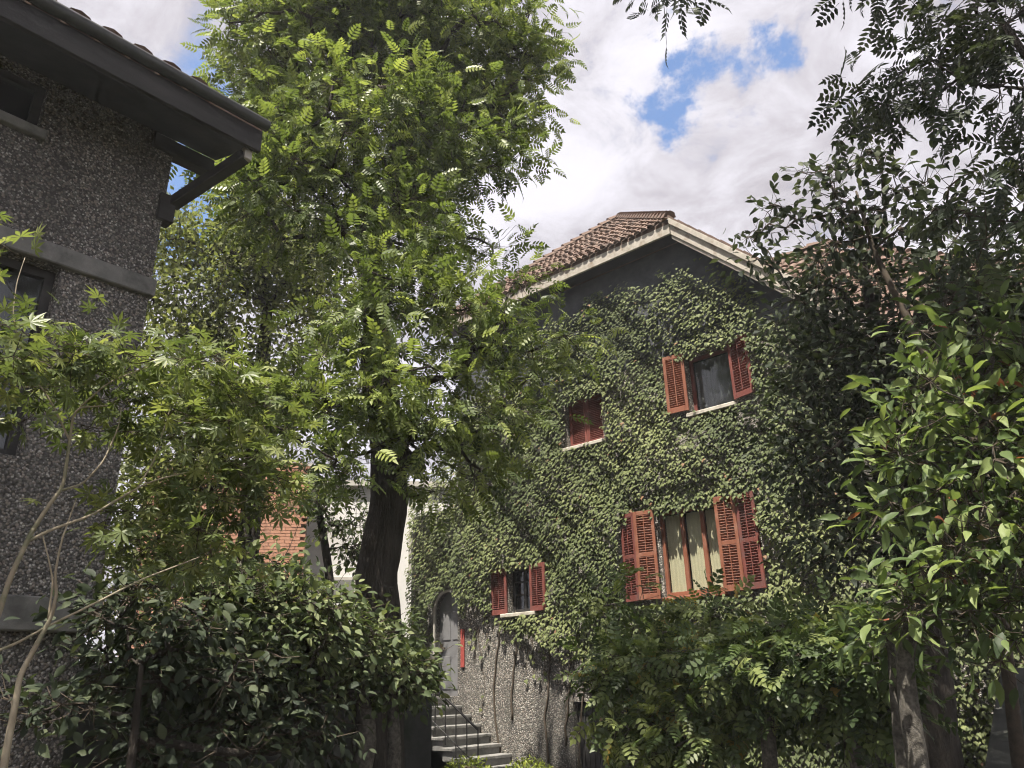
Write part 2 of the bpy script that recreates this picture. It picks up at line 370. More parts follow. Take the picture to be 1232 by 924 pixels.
T = dict(oval=tmpl_oval(), longoval=tmpl_oval(0.19, 0.06, 0.16), small=tmpl_small(), narrow=tmpl_small(0.15), pinnate=tmpl_pinnate(5, .36, .072, .25), sparse=tmpl_pinnate(4, .42, .10, .2), palmate=tmpl_palmate(), ivy=tmpl_ivy())

def unit(a): return a / (np.linalg.norm(a, axis=-1, keepdims=True) + 1e-9)
def frames(d, n):
    y = unit(d); z = unit(n - (n * y).sum(-1, keepdims=True) * y); x = np.cross(y, z)
    return np.stack([x, y, z], -1)                   # columns are axes
def tri_mesh(name, v, f, mat, tint=None, smooth=False):
    me = bpy.data.meshes.new(name); nv, nf = len(v), len(f)
    me.vertices.add(nv); me.vertices.foreach_set('co', np.ascontiguousarray(v, dtype=np.float32).ravel())
    me.loops.add(nf * 3); me.loops.foreach_set('vertex_index', np.ascontiguousarray(f, dtype=np.int32).ravel())
    me.polygons.add(nf); me.polygons.foreach_set('loop_start', np.arange(0, nf * 3, 3, dtype=np.int32))
    try: me.polygons.foreach_set('loop_total', np.full(nf, 3, dtype=np.int32))
    except Exception: pass
    me.update(calc_edges=True)
    if tint is not None:
        a = me.attributes.new('tint', 'FLOAT', 'POINT'); a.data.foreach_set('value', np.ascontiguousarray(tint, dtype=np.float32))
    if smooth: me.polygons.foreach_set('use_smooth', np.ones(nf, dtype=bool))
    me.materials.append(mat); return me
def leaf_mesh(name, P, fr, S, tpl, mat, tint, org):
    tv, tf = T[tpl]; k = len(tv); n = len(P)
    v = np.einsum('nij,kj->nki', fr, tv) * S[:, None, None] + P[:, None, :] - np.asarray(org)
    f = tf[None] + (np.arange(n) * k)[:, None, None]
    return tri_mesh(name, v.reshape(-1, 3), f.reshape(-1, 3), mat, np.repeat(tint, k))
_variants = {}
def leaf_variants(tpl, mat):
    key = (tpl, mat.name)
    if key not in _variants:
        tv, tf = T[tpl]
        _variants[key] = [tri_mesh('leaf', tv, tf, mat, np.full(len(tv), q)) for q in (0.08, 0.3, 0.5, 0.68, 0.85, 0.97)]
    return _variants[key]
def foliage(parent, P, fr, S, tpl, mat, tint, n_ind=0, name='crown', pick=None):
    """crown mesh plus the n_ind leaves that show largest, each an object"""
    n = len(P); ind = np.zeros(n, bool)
    if n_ind:
        px, dep = proj(P); size = S / np.maximum(dep, .1)
        ok = (px[:, 0] > 0) & (px[:, 0] < W) & (px[:, 1] > 0) & (px[:, 1] < H) & (dep > 0)
        score = np.where(ok, size, -1)
        # prefer the front of the crown
        cell = (np.floor(px[:, 0] / 14).astype(int) * 1000 + np.floor(px[:, 1] / 14).astype(int))
        order = np.argsort(dep); seen = {}; front = np.zeros(n)
        for i in order:
            c = cell[i]; front[i] = 1.0 / (1 + seen.get(c, 0)); seen[c] = seen.get(c, 0) + 1
        score = score * (0.3 + front)
        ind[np.argsort(-score)[:min(n_ind, int(ok.sum()))]] = True
    rest = ~ind
    cr = place(name, leaf_mesh(name, P[rest], fr[rest], S[rest], tpl, mat, tint[rest], ORG[parent]), ORG[parent], parent)
    tag(cr, kind='stuff')
    if n_ind:
        vs = leaf_variants(tpl, mat)
        for i in np.nonzero(ind)[0]:
            q = Matrix(fr[i].tolist()).to_quaternion()
            k = min(5, int(np.digitize(tint[i], (0.18, 0.4, 0.6, 0.77, 0.93))))
            place('leaf', vs[k], P[i], cr, q, float(S[i]))
    return cr

HEAD = unit(np.array([ray(616, 462)[0], ray(616, 462)[1], 0.0])); RIGHT = np.array([HEAD[1], -HEAD[0], 0.0]); UP = np.array([0, 0, 1.0])
def blob(px, py, D, rpx, rpy, rd=None):
    c = at(px, py, D); sl = np.linalg.norm(c - EYE); k = sl / F
    return (c, np.array([rpx * k, rd if rd else max(rpx * k * .8, .3), rpy * k * 1.05]))
def blob3(c, r): return (np.array(c, float), np.array(r, float))
def sample_blob(b, n, rng, lo=0.35):
    d = unit(rng.normal(size=(n, 3))); r = (lo ** 3 + rng.random(n) * (1 - lo ** 3)) ** (1 / 3)
    q = d * r[:, None] * b[1]
    return b[0] + q[:, :1] * RIGHT + q[:, 1:2] * HEAD + q[:, 2:] * UP, d[:, :1] * RIGHT + d[:, 1:2] * HEAD + d[:, 2:] * UP
def clusters(blobs, n, rng, lo=0.35):
    vol = np.array([np.prod(b[1]) ** .8 for b in blobs]); k = np.maximum(2, np.round(n * vol / vol.sum())).astype(int)
    C, O = [], []
    for b, kk in zip(blobs, k):
        c, o = sample_blob(b, kk, rng, lo); C.append(c); O.append(o)
    return np.concatenate(C), np.concatenate(O)
def leaves_on(C, O, per, rc, rng, droop=0.35, size=(.3, .45), flat=.6, upn=1.0, spread=.55, tintb=0.0):
    n = len(C); idx = np.repeat(np.arange(n), per)
    off = rng.normal(size=(len(idx), 3)) * rc * .55; off[:, 2] *= flat
    P = C[idx] + off
    d = unit(off) * .8 + O[idx] * .55 + rng.normal(size=P.shape) * spread; d[:, 2] -= droop
    nn = rng.normal(size=P.shape) * .55; nn[:, 2] += upn; nn += O[idx] * .25
    S = rng.uniform(*size, len(idx))
    ct = rng.normal(0, .13, n)
    tint = np.clip(rng.beta(2.2, 2.2, len(idx)) + ct[idx] + tintb, 0, 1)
    return P, frames(d, nn), S, tint
def limbs(parent, trunk, trad, C, mat, rng, rtip=.008, expo=.45, sides=6, name='trunk', lift=.25, tmin=0.35, twigs=None, maxr=.6):
    """trunk polyline with branches grown towards the clusters C"""
    trunk = np.asarray(trunk, float); trad = np.asarray(trad, float)
    mb = MB()
    # dense smooth trunk
    t = np.linspace(0, len(trunk) - 1, (len(trunk) - 1) * 5 + 1)
    tp = np.stack([np.interp(t, np.arange(len(trunk)), trunk[:, i]) for i in range(3)], 1)
    for _ in range(2): tp[1:-1] = (tp[:-2] + 2 * tp[1:-1] + tp[2:]) / 4
    tr = np.interp(t, np.arange(len(trunk)), trad)
    mb.tube(tp, tr, 12, .06, rng)
    nodes = [p for p in tp]; par = [-1] + list(range(len(tp) - 1)); first = int(len(tp) * tmin)
    ok = [i >= first for i in range(len(tp))]
    cnt = [0] * len(nodes); chains = []
    order = np.argsort(np.min(np.linalg.norm(C[:, None] - tp[None, first:], axis=2), axis=1)) if len(C) else []
    for ci in order:
        c = C[ci]; A = np.array(nodes); dd = A - c
        dist = np.linalg.norm(dd, axis=1) + np.maximum(0, dd[:, 2]) * 1.2
        dist[~np.array(ok)] = 1e9
        j = int(np.argmin(dist)); p = nodes[j]; ln = np.linalg.norm(c - p)
        k = max(3, min(8, int(ln / .35) + 2)); s = np.linspace(0, 1, k)[:, None]
        mid = (p + c) / 2 + np.array([0, 0, -lift * .3 * ln]) + rng.normal(size=3) * .06 * ln
        pts = (1 - s) ** 2 * p + 2 * s * (1 - s) * mid + s ** 2 * c
        pts[1:-1] += rng.normal(size=(k - 2, 3)) * .02 * ln
        ids = [j]; pr = j
        for q in pts[1:]:
            nodes.append(q); par.append(pr); ok.append(True); cnt.append(0); pr = len(nodes) - 1; ids.append(pr)
        cnt[pr] += 1; chains.append(ids)
    for i in range(len(nodes) - 1, 0, -1):
        if par[i] >= 0: cnt[par[i]] += cnt[i]
    for ids in chains:
        r = np.array([rtip * max(1, cnt[i]) ** expo for i in ids]); r[0] = r[1] if len(r) > 1 else r[0]
        if ids[0] < len(tr): r = np.minimum(r, tr[ids[0]] * maxr)
        r[-1] = rtip * .8
        mb.tube([nodes[i] for i in ids], r, 5 if r[0] < .03 else sides)
    return mb.build(name, mat, parent, smooth=True, fix=False)
def petioles(parent, C, P, per, rng, mat, frac=.5, r=.004):
    """thin twigs from every cluster centre to some of its leaves"""
    mb = MB()
    for i in range(len(C)):
        for j in range(per):
            if rng.random() < frac:
                a, b = C[i], P[i * per + j]; mid = (a + b) / 2 + (0, 0, -.03)
                mb.tube([a, mid, b], [r * 1.3, r, r * .6], 3)
    if mb.f: return tag(mb.build('twig', mat, parent, fix=False), kind='stuff')
RNG = np.random.default_rng

# ================================================================== setting
gm = MB(); S_ = 600; g0 = 24
xs = np.concatenate([[-S_, -120], np.linspace(-30, 20, 60), [120, S_]]); ys = np.concatenate([[-S_, -120], np.linspace(-12, 30, 52), [120, S_]])
rg = RNG(1); hh = {}
gm.v = [(x, y, 0.02 * rg.normal() if abs(x) < 30 and abs(y) < 30 else 0.0) for y in ys for x in xs]
nx = len(xs); gm.f = [(j * nx + i, j * nx + i + 1, (j + 1) * nx + i + 1, (j + 1) * nx + i) for j in range(len(ys) - 1) for i in range(nx - 1)]
tag(gm.build('ground', M['soil'], smooth=True), kind='structure')
pm = MB()
for i in range(9):
    pm.box((-10.0 + i * .92, 9.7, -.05), (-10.0 + i * .92 + .88, 10.55, .075 + .006 * (i % 3)))
tag(pm.build('garden_path', M['path'], bevel=.012), kind='structure')

# ================================================================== ivy house
FY = 11.6                                             # facade plane
ZE = 9.55                                             # front eave height
house = thing('ivy_house', (-7.6, FY, 0), 'pebbledash house with ivy covered front, red shutters and clay tile roof', 'house')
def xz(px, py, y=FY): p = onY(px, py, y); return p[0], p[2]
OPEN = dict(upper=(-6.05, -5.18, 5.84, 6.95), closed=(-8.78, -7.90, 5.80, 6.80), lower=(-10.42, -9.78, 2.80, 3.66), large=(-6.88, -5.72, 2.80, 4.25), cellar=(-8.95, -8.35, 0.02, 1.20))
XL, XR, ZT = -11.85, -3.4, 7.05
us = sorted({XL, XR, *[v for o in OPEN.values() for v in o[:2]]}); vs_ = sorted({0.0, ZT, *[v for o in OPEN.values() for v in o[2:]]})
wm = MB()
for i in range(len(us) - 1):
    for j in range(len(vs_) - 1):
        cx, cz = (us[i] + us[i + 1]) / 2, (vs_[j] + vs_[j + 1]) / 2
        if any(o[0] < cx < o[1] and o[2] < cz < o[3] for o in OPEN.values()): continue
        wm.poly([(us[i], FY, vs_[j]), (us[i + 1], FY, vs_[j]), (us[i + 1], FY, vs_[j + 1]), (us[i], FY, vs_[j + 1])])
for (a, b, c, d) in OPEN.values():
    e = FY + .26
    wm.poly([(a, FY, c), (a, FY, d), (a, e, d), (a, e, c)]); wm.poly([(b, FY, c), (b, e, c), (b, e, d), (b, FY, d)])
    wm.poly([(a, FY, d), (b, FY, d), (b, e, d), (a, e, d)]); wm.poly([(a, FY, c), (a, e, c), (b, e, c), (b, FY, c)])
# side and back walls
wm.poly([(XL, FY, 0), (XL, FY, ZT), (XL, 17.0, ZT), (XL, 17.0, 0)])
wm.poly([(XR, FY, 0), (XR, 17.0, 0), (XR, 17.0, ZT), (XR, FY, ZT)])
wm.poly([(XL, 17.0, 0), (XL, 17.0, ZT), (XR, 17.0, ZT), (XR, 17.0, 0)])
wall = wm.build('wall', M['pebble_ivy'], house, fix=False)
gb = MB()
gz = ZE - .30
top = [(XL, FY, ZT), (XR, FY, ZT), (XR, FY, 6.85 + .2), (-5.76, FY, gz + .14), (XL, FY, gz + .14)]
gb.poly([(XL, FY + .003, ZT), (XR, FY + .003, ZT), (-5.62, FY + .003, gz + .02), (XL, FY + .003, gz + .02)])
gb.poly([(XL, FY, ZT), (XL, FY, gz), (XL, 17, gz), (XL, 17, ZT)])
gb.build('gable_wall', M['upper_wall'], house, fix=False)
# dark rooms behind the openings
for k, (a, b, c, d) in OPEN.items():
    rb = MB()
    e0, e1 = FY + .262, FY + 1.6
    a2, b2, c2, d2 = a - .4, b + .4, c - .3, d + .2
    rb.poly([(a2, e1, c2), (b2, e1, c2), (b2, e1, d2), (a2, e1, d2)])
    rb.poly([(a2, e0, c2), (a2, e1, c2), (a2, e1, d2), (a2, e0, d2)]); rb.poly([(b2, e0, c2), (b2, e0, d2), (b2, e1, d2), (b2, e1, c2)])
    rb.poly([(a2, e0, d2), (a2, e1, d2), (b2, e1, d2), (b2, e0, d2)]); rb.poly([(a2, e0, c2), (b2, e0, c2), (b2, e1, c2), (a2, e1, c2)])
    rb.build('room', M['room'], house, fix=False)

# ---- roof: pyramid hip over the front block, its right slope sweeping down as a rake
YO = 11.2; 
B = np.array([onY(805, 258, YO)[0], YO, ZE]); A = np.array([-11.85 - .3, YO, ZE]); hw = (B[0] - A[0]) / 2
AP = np.array([(A[0] + B[0]) / 2, YO + hw * 1.06, ZE + hw * .98])
BK = np.array([AP[0], 17.4, AP[2]])
RE = np.array([-2.75, YO, ZE - (-2.75 - B[0])])
roof = MB(); th = np.array([0, 0, -.10])
roof.slab([A, B, AP], th)
roof.slab([B, RE, RE + (0, 6, 0), (B[0] - .0, 17.4, ZE), BK, AP], th * 1.02)
roof.slab([A, AP, BK, (A[0], 17.4, ZE)], th * .98)
roofo = roof.build('roof', M['tile_old'], house)
# barrel tiles on the front slope
tm = MB(); rngt = RNG(5)
e1 = np.array([1.0, 0, 0]); e2 = unit(AP - np.array([AP[0], YO, ZE])); nn_ = np.cross(e1, e2)
pitch = .155; rows = 18; slen = np.linalg.norm(AP - np.array([AP[0], YO, ZE])); rl = slen / rows
def arc_tile(mb, p, ea, eb, en, w, l, h, lift):
    b = len(mb.v); k = 5
    for q, (dl, hh_) in enumerate(((0, h + lift), (l, h * .85))):
        for i in range(k):
            an = math.pi * i / (k - 1)
            mb.v.append(tuple(p + eb * dl + ea * (-math.cos(an) * w / 2) + en * (math.sin(an) * hh_ + (lift if q == 0 else 0))))
    for i in range(k - 1): mb.f.append((b + i, b + i + 1, b + k + i + 1, b + k + i))
    mb.f.append(tuple(b + i for i in range(k)))
for r in range(rows):
    f0 = r / rows; x0, x1 = A[0] + hw * f0, B[0] - hw * f0
    n = int((x1 - x0) / pitch)
    for i in range(n + 1):
        x = x0 + (i + .5) * (x1 - x0) / (n + 1)
        p = np.array([x, YO, ZE]) + e2 * (slen * f0 - .06) + nn_ * .012 + rngt.normal(size=3) * .006
        arc_tile(tm, p, e1, e2, nn_, pitch * .9, rl + .04, .036, .016)
tag(tm.build('roof_tiles', M['tile'], roofo, fix=False), kind='stuff')
# hip and ridge cap tiles, each its own piece
cap = MB(); arc_tile(cap, np.zeros(3), np.array([1., 0, 0]), np.array([0, 1., 0]), np.array([0, 0, 1.]), .24, .34, .10, .03)
capm = cap.mesh('hip_tile', M['tile'])
def cap_line(p, q, parent, step=.29):
    d = q - p; n = int(np.linalg.norm(d) / step)
    for i in range(n):
        s = p + d * i / n; fr = frames(unit(d)[None], np.array([[0, 0, 1.0]]))[0]
        place('hip_tile', capm, s + (0, 0, .02), parent, Matrix(fr.tolist()).to_quaternion())
cap_line(A, AP, roofo); cap_line(B, AP, roofo)
# verge tiles along the right rake
vd = unit(RE - B); vt = MB()
vt.obox((0, .10, 0), vd * .15, (0, .13, 0), np.cross(vd, (0, 1, 0)) * .018)
vmesh = vt.mesh('verge_tile', M['tile_old'])
nv_ = int(np.linalg.norm(RE - B) / .27)
for i in range(nv_):
    p = B + vd * (.14 + .27 * i); place('verge_tile', vmesh, p + (0, -.04, .045 + .008 * (i % 2)), roofo, Matrix.Rotation(.05, 3, 'Y').to_quaternion())
# fascias and soffits
fm = MB(); fm.box((A[0], YO - .02, ZE - .30), (B[0] - .02, YO + .03, ZE - .085)); fm.build('eave_fascia', M['fascia'], house, bevel=.006)
def rake_board(u0, u1, yo0, yo1, name):
    b_ = MB(); up = np.array([0, 0, 1.0])
    b_.slab([B + up * u0 + (0, yo0, 0), RE + up * u0 + (0, yo0, 0), RE + up * u1 + (0, yo0, 0), B + up * u1 + (0, yo0, 0)], (0, yo1 - yo0, 0))
    b_.build(name, M['fascia'], house, bevel=.006)
rake_board(-.33, -.115, -.03, .02, 'rake_board'); rake_board(-.115, .02, -.075, .02, 'rake_board'); rake_board(-.41, -.335, -.005, .04, 'rake_board')
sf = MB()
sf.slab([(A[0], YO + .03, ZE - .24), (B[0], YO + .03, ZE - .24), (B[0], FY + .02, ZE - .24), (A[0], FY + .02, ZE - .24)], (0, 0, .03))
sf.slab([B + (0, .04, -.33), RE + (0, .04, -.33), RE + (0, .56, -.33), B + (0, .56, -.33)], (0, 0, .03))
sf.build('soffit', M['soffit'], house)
# main block behind and to the right
mw = MB(); mw.box((-3.38, 12.2, 0), (-.9, 19.5, 6.6)); mw.build('wing_wall', M['pebble_ivy'], house)
mr = MB(); mr.slab([(-6.2, 16, 10.6), (-4.6, 16, 10.6), (-.5, 11.9, 6.5), (-2.9, 11.9, 6.5)], (0, 0, -.1)); mr.slab([(-6.2, 16.02, 10.6), (-6.2, 20, 6.6), (-.6, 20, 6.6), (-4.6, 16.02, 10.6)], (0, 0, -.1)); mr.slab([(-4.598, 16, 10.6), (-.598, 20, 6.6), (-.498, 11.9, 6.5)], (0, 0, -.1))
mro = mr.build('wing_roof', M['tile_old'], house)
wt = MB(); f2 = unit(np.array([0, 4.1, 4.1])); n2 = np.cross(e1, f2); L2 = math.hypot(4.1, 4.1)
for r in range(18):
    f0 = r / 18; xa = -2.9 - 3.3 * f0
    for i in range(int((-.5 - 4.1 * f0 - xa) / .2)):
        p = np.array([xa + .1 + i * .2, 11.9, 6.5]) + f2 * (L2 * f0 - .06) + n2 * .012 + rngt.normal(size=3) * .008
        arc_tile(wt, p, e1, f2, n2, .175, L2 / 18 + .05, .04, .02)
tag(wt.build('wing_roof_tiles', M['tile'], mro, fix=False), kind='stuff')
cap_line(np.array([-.5, 11.9, 6.52]), np.array([-4.6, 16.0, 10.62]), mro)
for i in range(5): place('hip_tile', capm, (-6.1 + i * .3, 16.0, 10.63), mro, Matrix(((0, 1, 0), (-1, 0, 0), (0, 0, 1))).to_quaternion())
fw = MB(); fw.box((-2.72, 11.86, 6.18), (-.5, 11.9, 6.42)); fw.build('wing_fascia', M['fascia'], house)

# ---- shutters
_sl = {}
def slat_mesh(w, mat):
    k = (round(w, 3), mat.name)
    if k not in _sl:
        b_ = MB(); c, s = math.cos(math.radians(38)), math.sin(math.radians(38))
        b_.obox((0, 0, 0), (w / 2, 0, 0), (0, .019 * c, -.019 * s * -1 * -1), (0, .0035 * s, .0035 * c)); _sl[k] = b_.mesh('slat', mat)
    return _sl[k]
def shutter(parent, hinge, w, h, ang, mat, mids=(0.5,), rod=True, nsl=16, cols=1):
    """louvred leaf; hinge = lower corner, ang = direction of the leaf in plan (0 = +x)"""
    a = math.radians(ang); ax = np.array([math.cos(a), math.sin(a), 0]); ay = np.array([-math.sin(a), math.cos(a), 0]); up = UP
    hinge = np.asarray(hinge, float); st = .055; t = .019
    b_ = MB()
    def bar(u0, u1, z0, z1, tt=t): b_.obox(hinge + ax * (u0 + u1) / 2 + up * (z0 + z1) / 2, ax * (u1 - u0) / 2, ay * tt, up * (z1 - z0) / 2)
    bar(0, st, 0, h); bar(w - st, w, 0, h)
    ed = [0.0] + [m_ * h for m_ in mids] + [h]; secs = []
    bar(st, w - st, 0, .10, t * .95); bar(st, w - st, h - .07, h, t * .95)
    lo = .10
    for m_ in mids:
        bar(st, w - st, m_ * h - .035, m_ * h + .035, t * .95); secs.append((lo, m_ * h - .035)); lo = m_ * h + .035
    secs.append((lo, h - .07))
    s_ = b_.build('shutter', mat, parent, bevel=.004, loc=hinge)
    q = Matrix.Rotation(a, 3, 'Z').to_quaternion(); sm = slat_mesh(w - 2 * st + .004, mat)
    tot = sum(z1 - z0 for z0, z1 in secs)
    for z0, z1 in secs:
        n = max(3, int(round(nsl * (z1 - z0) / tot)))
        for i in range(n): place('slat', sm, hinge + ax * w / 2 + up * (z0 + (i + .5) * (z1 - z0) / n), s_, q)
        if rod:
            r_ = MB(); r_.obox(hinge + ax * w / 2 - ay * .021 + up * (z0 + z1) / 2, ax * .007, ay * .004, up * ((z1 - z0) / 2 - .01)); r_.build('rod', mat, s_)
    return s_
def window(o, mat, mull, curtain=None, depth=.14, transom=None):
    a, b, c, d = o; y = FY + depth; fr_ = MB()
    def bar(x0, x1, z0, z1, t=.03, off=0.0): fr_.box((x0, y - t + off, z0), (x1, y + t + off, z1))
    bar(a + .002, a + .06, c + .002, d - .002); bar(b - .06, b - .002, c + .002, d - .002); bar(a + .06, b - .06, d - .07, d - .002, .028); bar(a + .06, b - .06, c + .002, c + .08, .028)
    for m_ in mull: bar(m_ - .035, m_ + .035, c + .08, d - .07, .027)
    if transom:
        for z in transom: bar(a + .06, b - .06, z - .015, z + .015, .02)
    w_ = fr_.build('window', mat, house, bevel=.004)
    edges = [a + .06] + [e for m_ in mull for e in (m_ - .035, m_ + .035)] + [b - .06]
    for i in range(0, len(edges), 2):
        g = MB(); g.box((edges[i], y - .003, c + .08), (edges[i + 1], y + .003, d - .07)); g.build('pane', M['glass'], w_)
        if curtain:
            x0, x1 = edges[i] + .005, edges[i + 1] - .005; n = 14; cv = MB()
            for k in range(n + 1):
                x = x0 + (x1 - x0) * k / n; yy = y + .055 + .012 * math.sin(k * 2.1 + i) 
                cv.v += [(x, yy, c + .07), (x, yy, d - .08)]
            cv.f = [(2 * k, 2 * k + 2, 2 * k + 3, 2 * k + 1) for k in range(n)]
            cv.build('curtain', curtain, w_, smooth=True, fix=False)
    return w_
def sill(o, ext=.08, proud=.12, h=.075):
    a, b, c, d = o; s_ = MB(); s_.box((a - ext, FY - proud, c - h), (b + ext, FY + .2, c - .003)); return s_.build('sill', M['sill'], house, bevel=.01)
a, b, c, d = OPEN['large']
window(OPEN['large'], M['shutter'], (a + .42, a + .80), M['curtain'], .07)
lt = MB(); lt.box((a - .02, FY - .09, c - .06), (b + .02, FY + .1, c - .003)); lt.build('sill', M['shutter'], house, bevel=.008)
hz = c - .02; hh_ = d - c + .05
yq = FY - .10
shutter(house, (a - .385, yq - .10, hz), .37, hh_, 14, M['shutter'], (.5,), nsl=30)
shutter(house, (a - .73, yq + .02, hz), .37, hh_, -19, M['shutter_dim'], (.5,), nsl=30)
shutter(house, (b + .0, yq - .08, hz), .34, hh_, 10, M['shutter'], (.5,), nsl=30)
shutter(house, (b + .345, yq - .02, hz), .34, hh_, -6, M['shutter_dim'], (.5,), nsl=30)
a, b, c, d = OPEN['upper']
window(OPEN['upper'], M['shutter_dim'], (), M['grey_curtain'], .20); sill(OPEN['upper'], .02)
shutter(house, (a - .35, FY - .15, c + .05), .40, d - c - .02, 6, M['shutter'], (), nsl=22)
shutter(house, (b + .0, FY - .04, c + .04), .42, d - c - .02, -15, M['shutter_dim'], (), nsl=20)
a, b, c, d = OPEN['closed']
sill(OPEN['closed'], .06)
shutter(house, (a + .02, FY + .10, c), (b - a) / 2 - .02, d - c - .02, 0, M['shutter_dim'], (), nsl=22, rod=False)
shutter(house, ((a + b) / 2 + .005, FY + .10, c), (b - a) / 2 - .02, d - c - .02, 0, M['shutter_dim'], (), nsl=22, rod=False)
a, b, c, d = OPEN['lower']
window(OPEN['lower'], M['timber'], ((a + b) / 2,), None, .16, transom=(c + .35, c + .6)); sill(OPEN['lower'], .12, .14)
shutter(house, (a - .40, FY - .07, c - .01), .40, d - c + .02, 3, M['shutter_dim'], (), nsl=18)
shutter(house, (b + .0, FY - .09, c - .01), .40, d - c + .02, -5, M['shutter_dim'], (), nsl=18)
a, b, c, d = OPEN['cellar']
cd = MB(); cd.box((a + .03, FY + .12, .03), (b - .03, FY + .16, d - .03)); cdo = cd.build('cellar_door', M['timber'], house)
for i in range(5): 
    q = MB(); q.box((a + .04 + i * .105, FY + .10, .05), (a + .135 + i * .105, FY + .121, d - .05)); q.build('plank', M['timber'], cdo)
cs = MB(); cs.box((a - .25, FY - .4, -.05), (b + .2, FY, .10)); cs.build('cellar_step', M['step'], house, bevel=.012)

# ---- porch wall with arched door
PY = 11.75
porch = thing('porch_wall', (-12.6, PY, 0), 'ivy topped porch wall with pale arched doorway left of house', 'wall')
dx0, dx1, dzb, dzs = -12.68, -11.93, 1.32, 3.02; dc = (dx0 + dx1) / 2; dr = (dx1 - dx0) / 2
arch = [(dc + dr * math.cos(t), dzs + dr * math.sin(t)) for t in np.linspace(math.pi, 0, 13)]
pw = MB(); xl, xr, zt = -13.5, -11.853, 5.2
ring = [(dx0, dzb)] + arch + [(dx1, dzb)]
pw.slab([(xl, PY, 0), (dx0, PY, 0), (dx0, PY, zt), (xl, PY, zt)], (0, .3, 0)); pw.slab([(dx1, PY, 0), (xr, PY, 0), (xr, PY, zt), (dx1, PY, zt)], (0, .3, 0))
pw.slab([(dx0, PY, 0), (dx1, PY, 0), (dx1, PY, dzb), (dx0, PY, dzb)], (0, .3, 0))
pw.slab([(dx0, PY, zt)] + [(p[0], PY, p[1]) for p in arch] + [(dx1, PY, zt)], (0, .3, 0))
pw.build('wall', M['pebble_ivy'], porch)
tr_ = MB(); k = 13
for i in range(k - 1):
    (x0, z0), (x1, z1) = arch[i], arch[i + 1]; o0 = (dc + (x0 - dc) * 1.13, dzs + (z0 - dzs) * 1.13); o1 = (dc + (x1 - dc) * 1.13, dzs + (z1 - dzs) * 1.13)
    tr_.slab([(x0, PY - .03, z0), (x1, PY - .03, z1), (o1[0], PY - .03, o1[1]), (o0[0], PY - .03, o0[1])], (0, .05, 0))
tr_.box((dx0 - .05, PY - .03, dzb), (dx0, PY + .02, dzs)); tr_.box((dx1, PY - .03, dzb), (dx1 + .05, PY + .02, dzs))
tr_.build('door_surround', M['trim'], porch)
dm = MB(); dm.slab([(dx0 + .0, PY + .12, dzb)] + [(p[0], PY + .12, p[1]) for p in arch] + [(dx1, PY + .12, dzb)], (0, .05, 0)); do = dm.build('door', M['door'], porch)
for px0, px1, pz0, pz1 in ((dx0 + .10, dc - .03, 1.45, 2.1), (dc + .03, dx1 - .10, 1.45, 2.1), (dx0 + .10, dc - .03, 2.42, 3.0), (dc + .03, dx1 - .10, 2.42, 3.0)):
    q = MB(); q.box((px0, PY + .105, pz0), (px1, PY + .119, pz1)); q.build('panel', M['door'], do, bevel=.006)
hm = MB(); hm.box((dx0 + .09, PY + .06, 2.24), (dx0 + .20, PY + .10, 2.28)); hm.box((dx0 + .05, PY + .09, 2.18), (dx0 + .10, PY + .121, 2.36)); hm.build('handle', M['brass'], do)
rp = MB(); p0 = onY(556, 757, FY - .03); p1 = onY(556, 803, FY - .03)
rp.box((p0[0] - .05, FY - .03, p1[2]), (p0[0] + .05, FY - .006, p0[2]))
tag(rp.build('paper_banner', M['red'], bevel=.004, loc=((p0[0]), FY - .02, p1[2])), 'narrow red vertical paper strip on pebbledash beside arched door', 'banner')
rn = MB()
for i in range(7): rn.box((p0[0] - .056, FY - .04, p1[2] + .06 + i * .085), (p0[0] + .056, FY - .028, p1[2] + .085 + i * .085))

# ---- entrance stairs and railing
st = thing('entrance_stairs', (-11.2, 11.0, 0), 'grey stone stairs climbing to the arched door along pebbledash wall', 'stairs')
NS = 8
for i in range(NS):
    x1_ = -10.18 - .26 * i; z1_ = .165 * (i + 1); xl_ = -13.3 if i == NS - 1 else x1_ - .30
    s_ = MB(); s_.box((xl_, 10.32, z1_ - .055), (x1_ + .03, FY - .012, z1_)); so_ = s_.build('tread', M['step'], st, bevel=.008)
    r_ = MB(); r_.box((xl_ - .3 if i < NS - 1 else -13.3, 10.36, -.02), (x1_, FY - .02, z1_ - .056)); r_.build('riser', M['concrete'], st)
rl_ = thing('stair_railing', (-11.2, 10.38, 0), 'black iron railing in front of entrance stairs', 'railing')
hr = MB(); h0 = np.array([-10.1, 10.38, .80]); h1 = np.array([-12.0, 10.38, 2.0]); hr.tube([h0, h1, (-13.2, 10.38, 2.0)], .022, 6); hr.tube([h0 - (0, 0, .58), h1 - (0, 0, .62), (-13.2, 10.38, 1.38)], .013, 5); hr.build('handrail', M['iron'], rl_, smooth=True, fix=False)
for i in range(12):
    t_ = i / 7.0; p = h0 + (h1 - h0) * min(t_, 1) + (np.array([-1.2, 0, 0]) * max(0, (i - 7)) / 5)
    bl = MB(); bl.tube([p, p - (0, 0, .80 - .02 * (i % 2))], .012, 5); bl.build('baluster', M['iron'], rl_, fix=False)

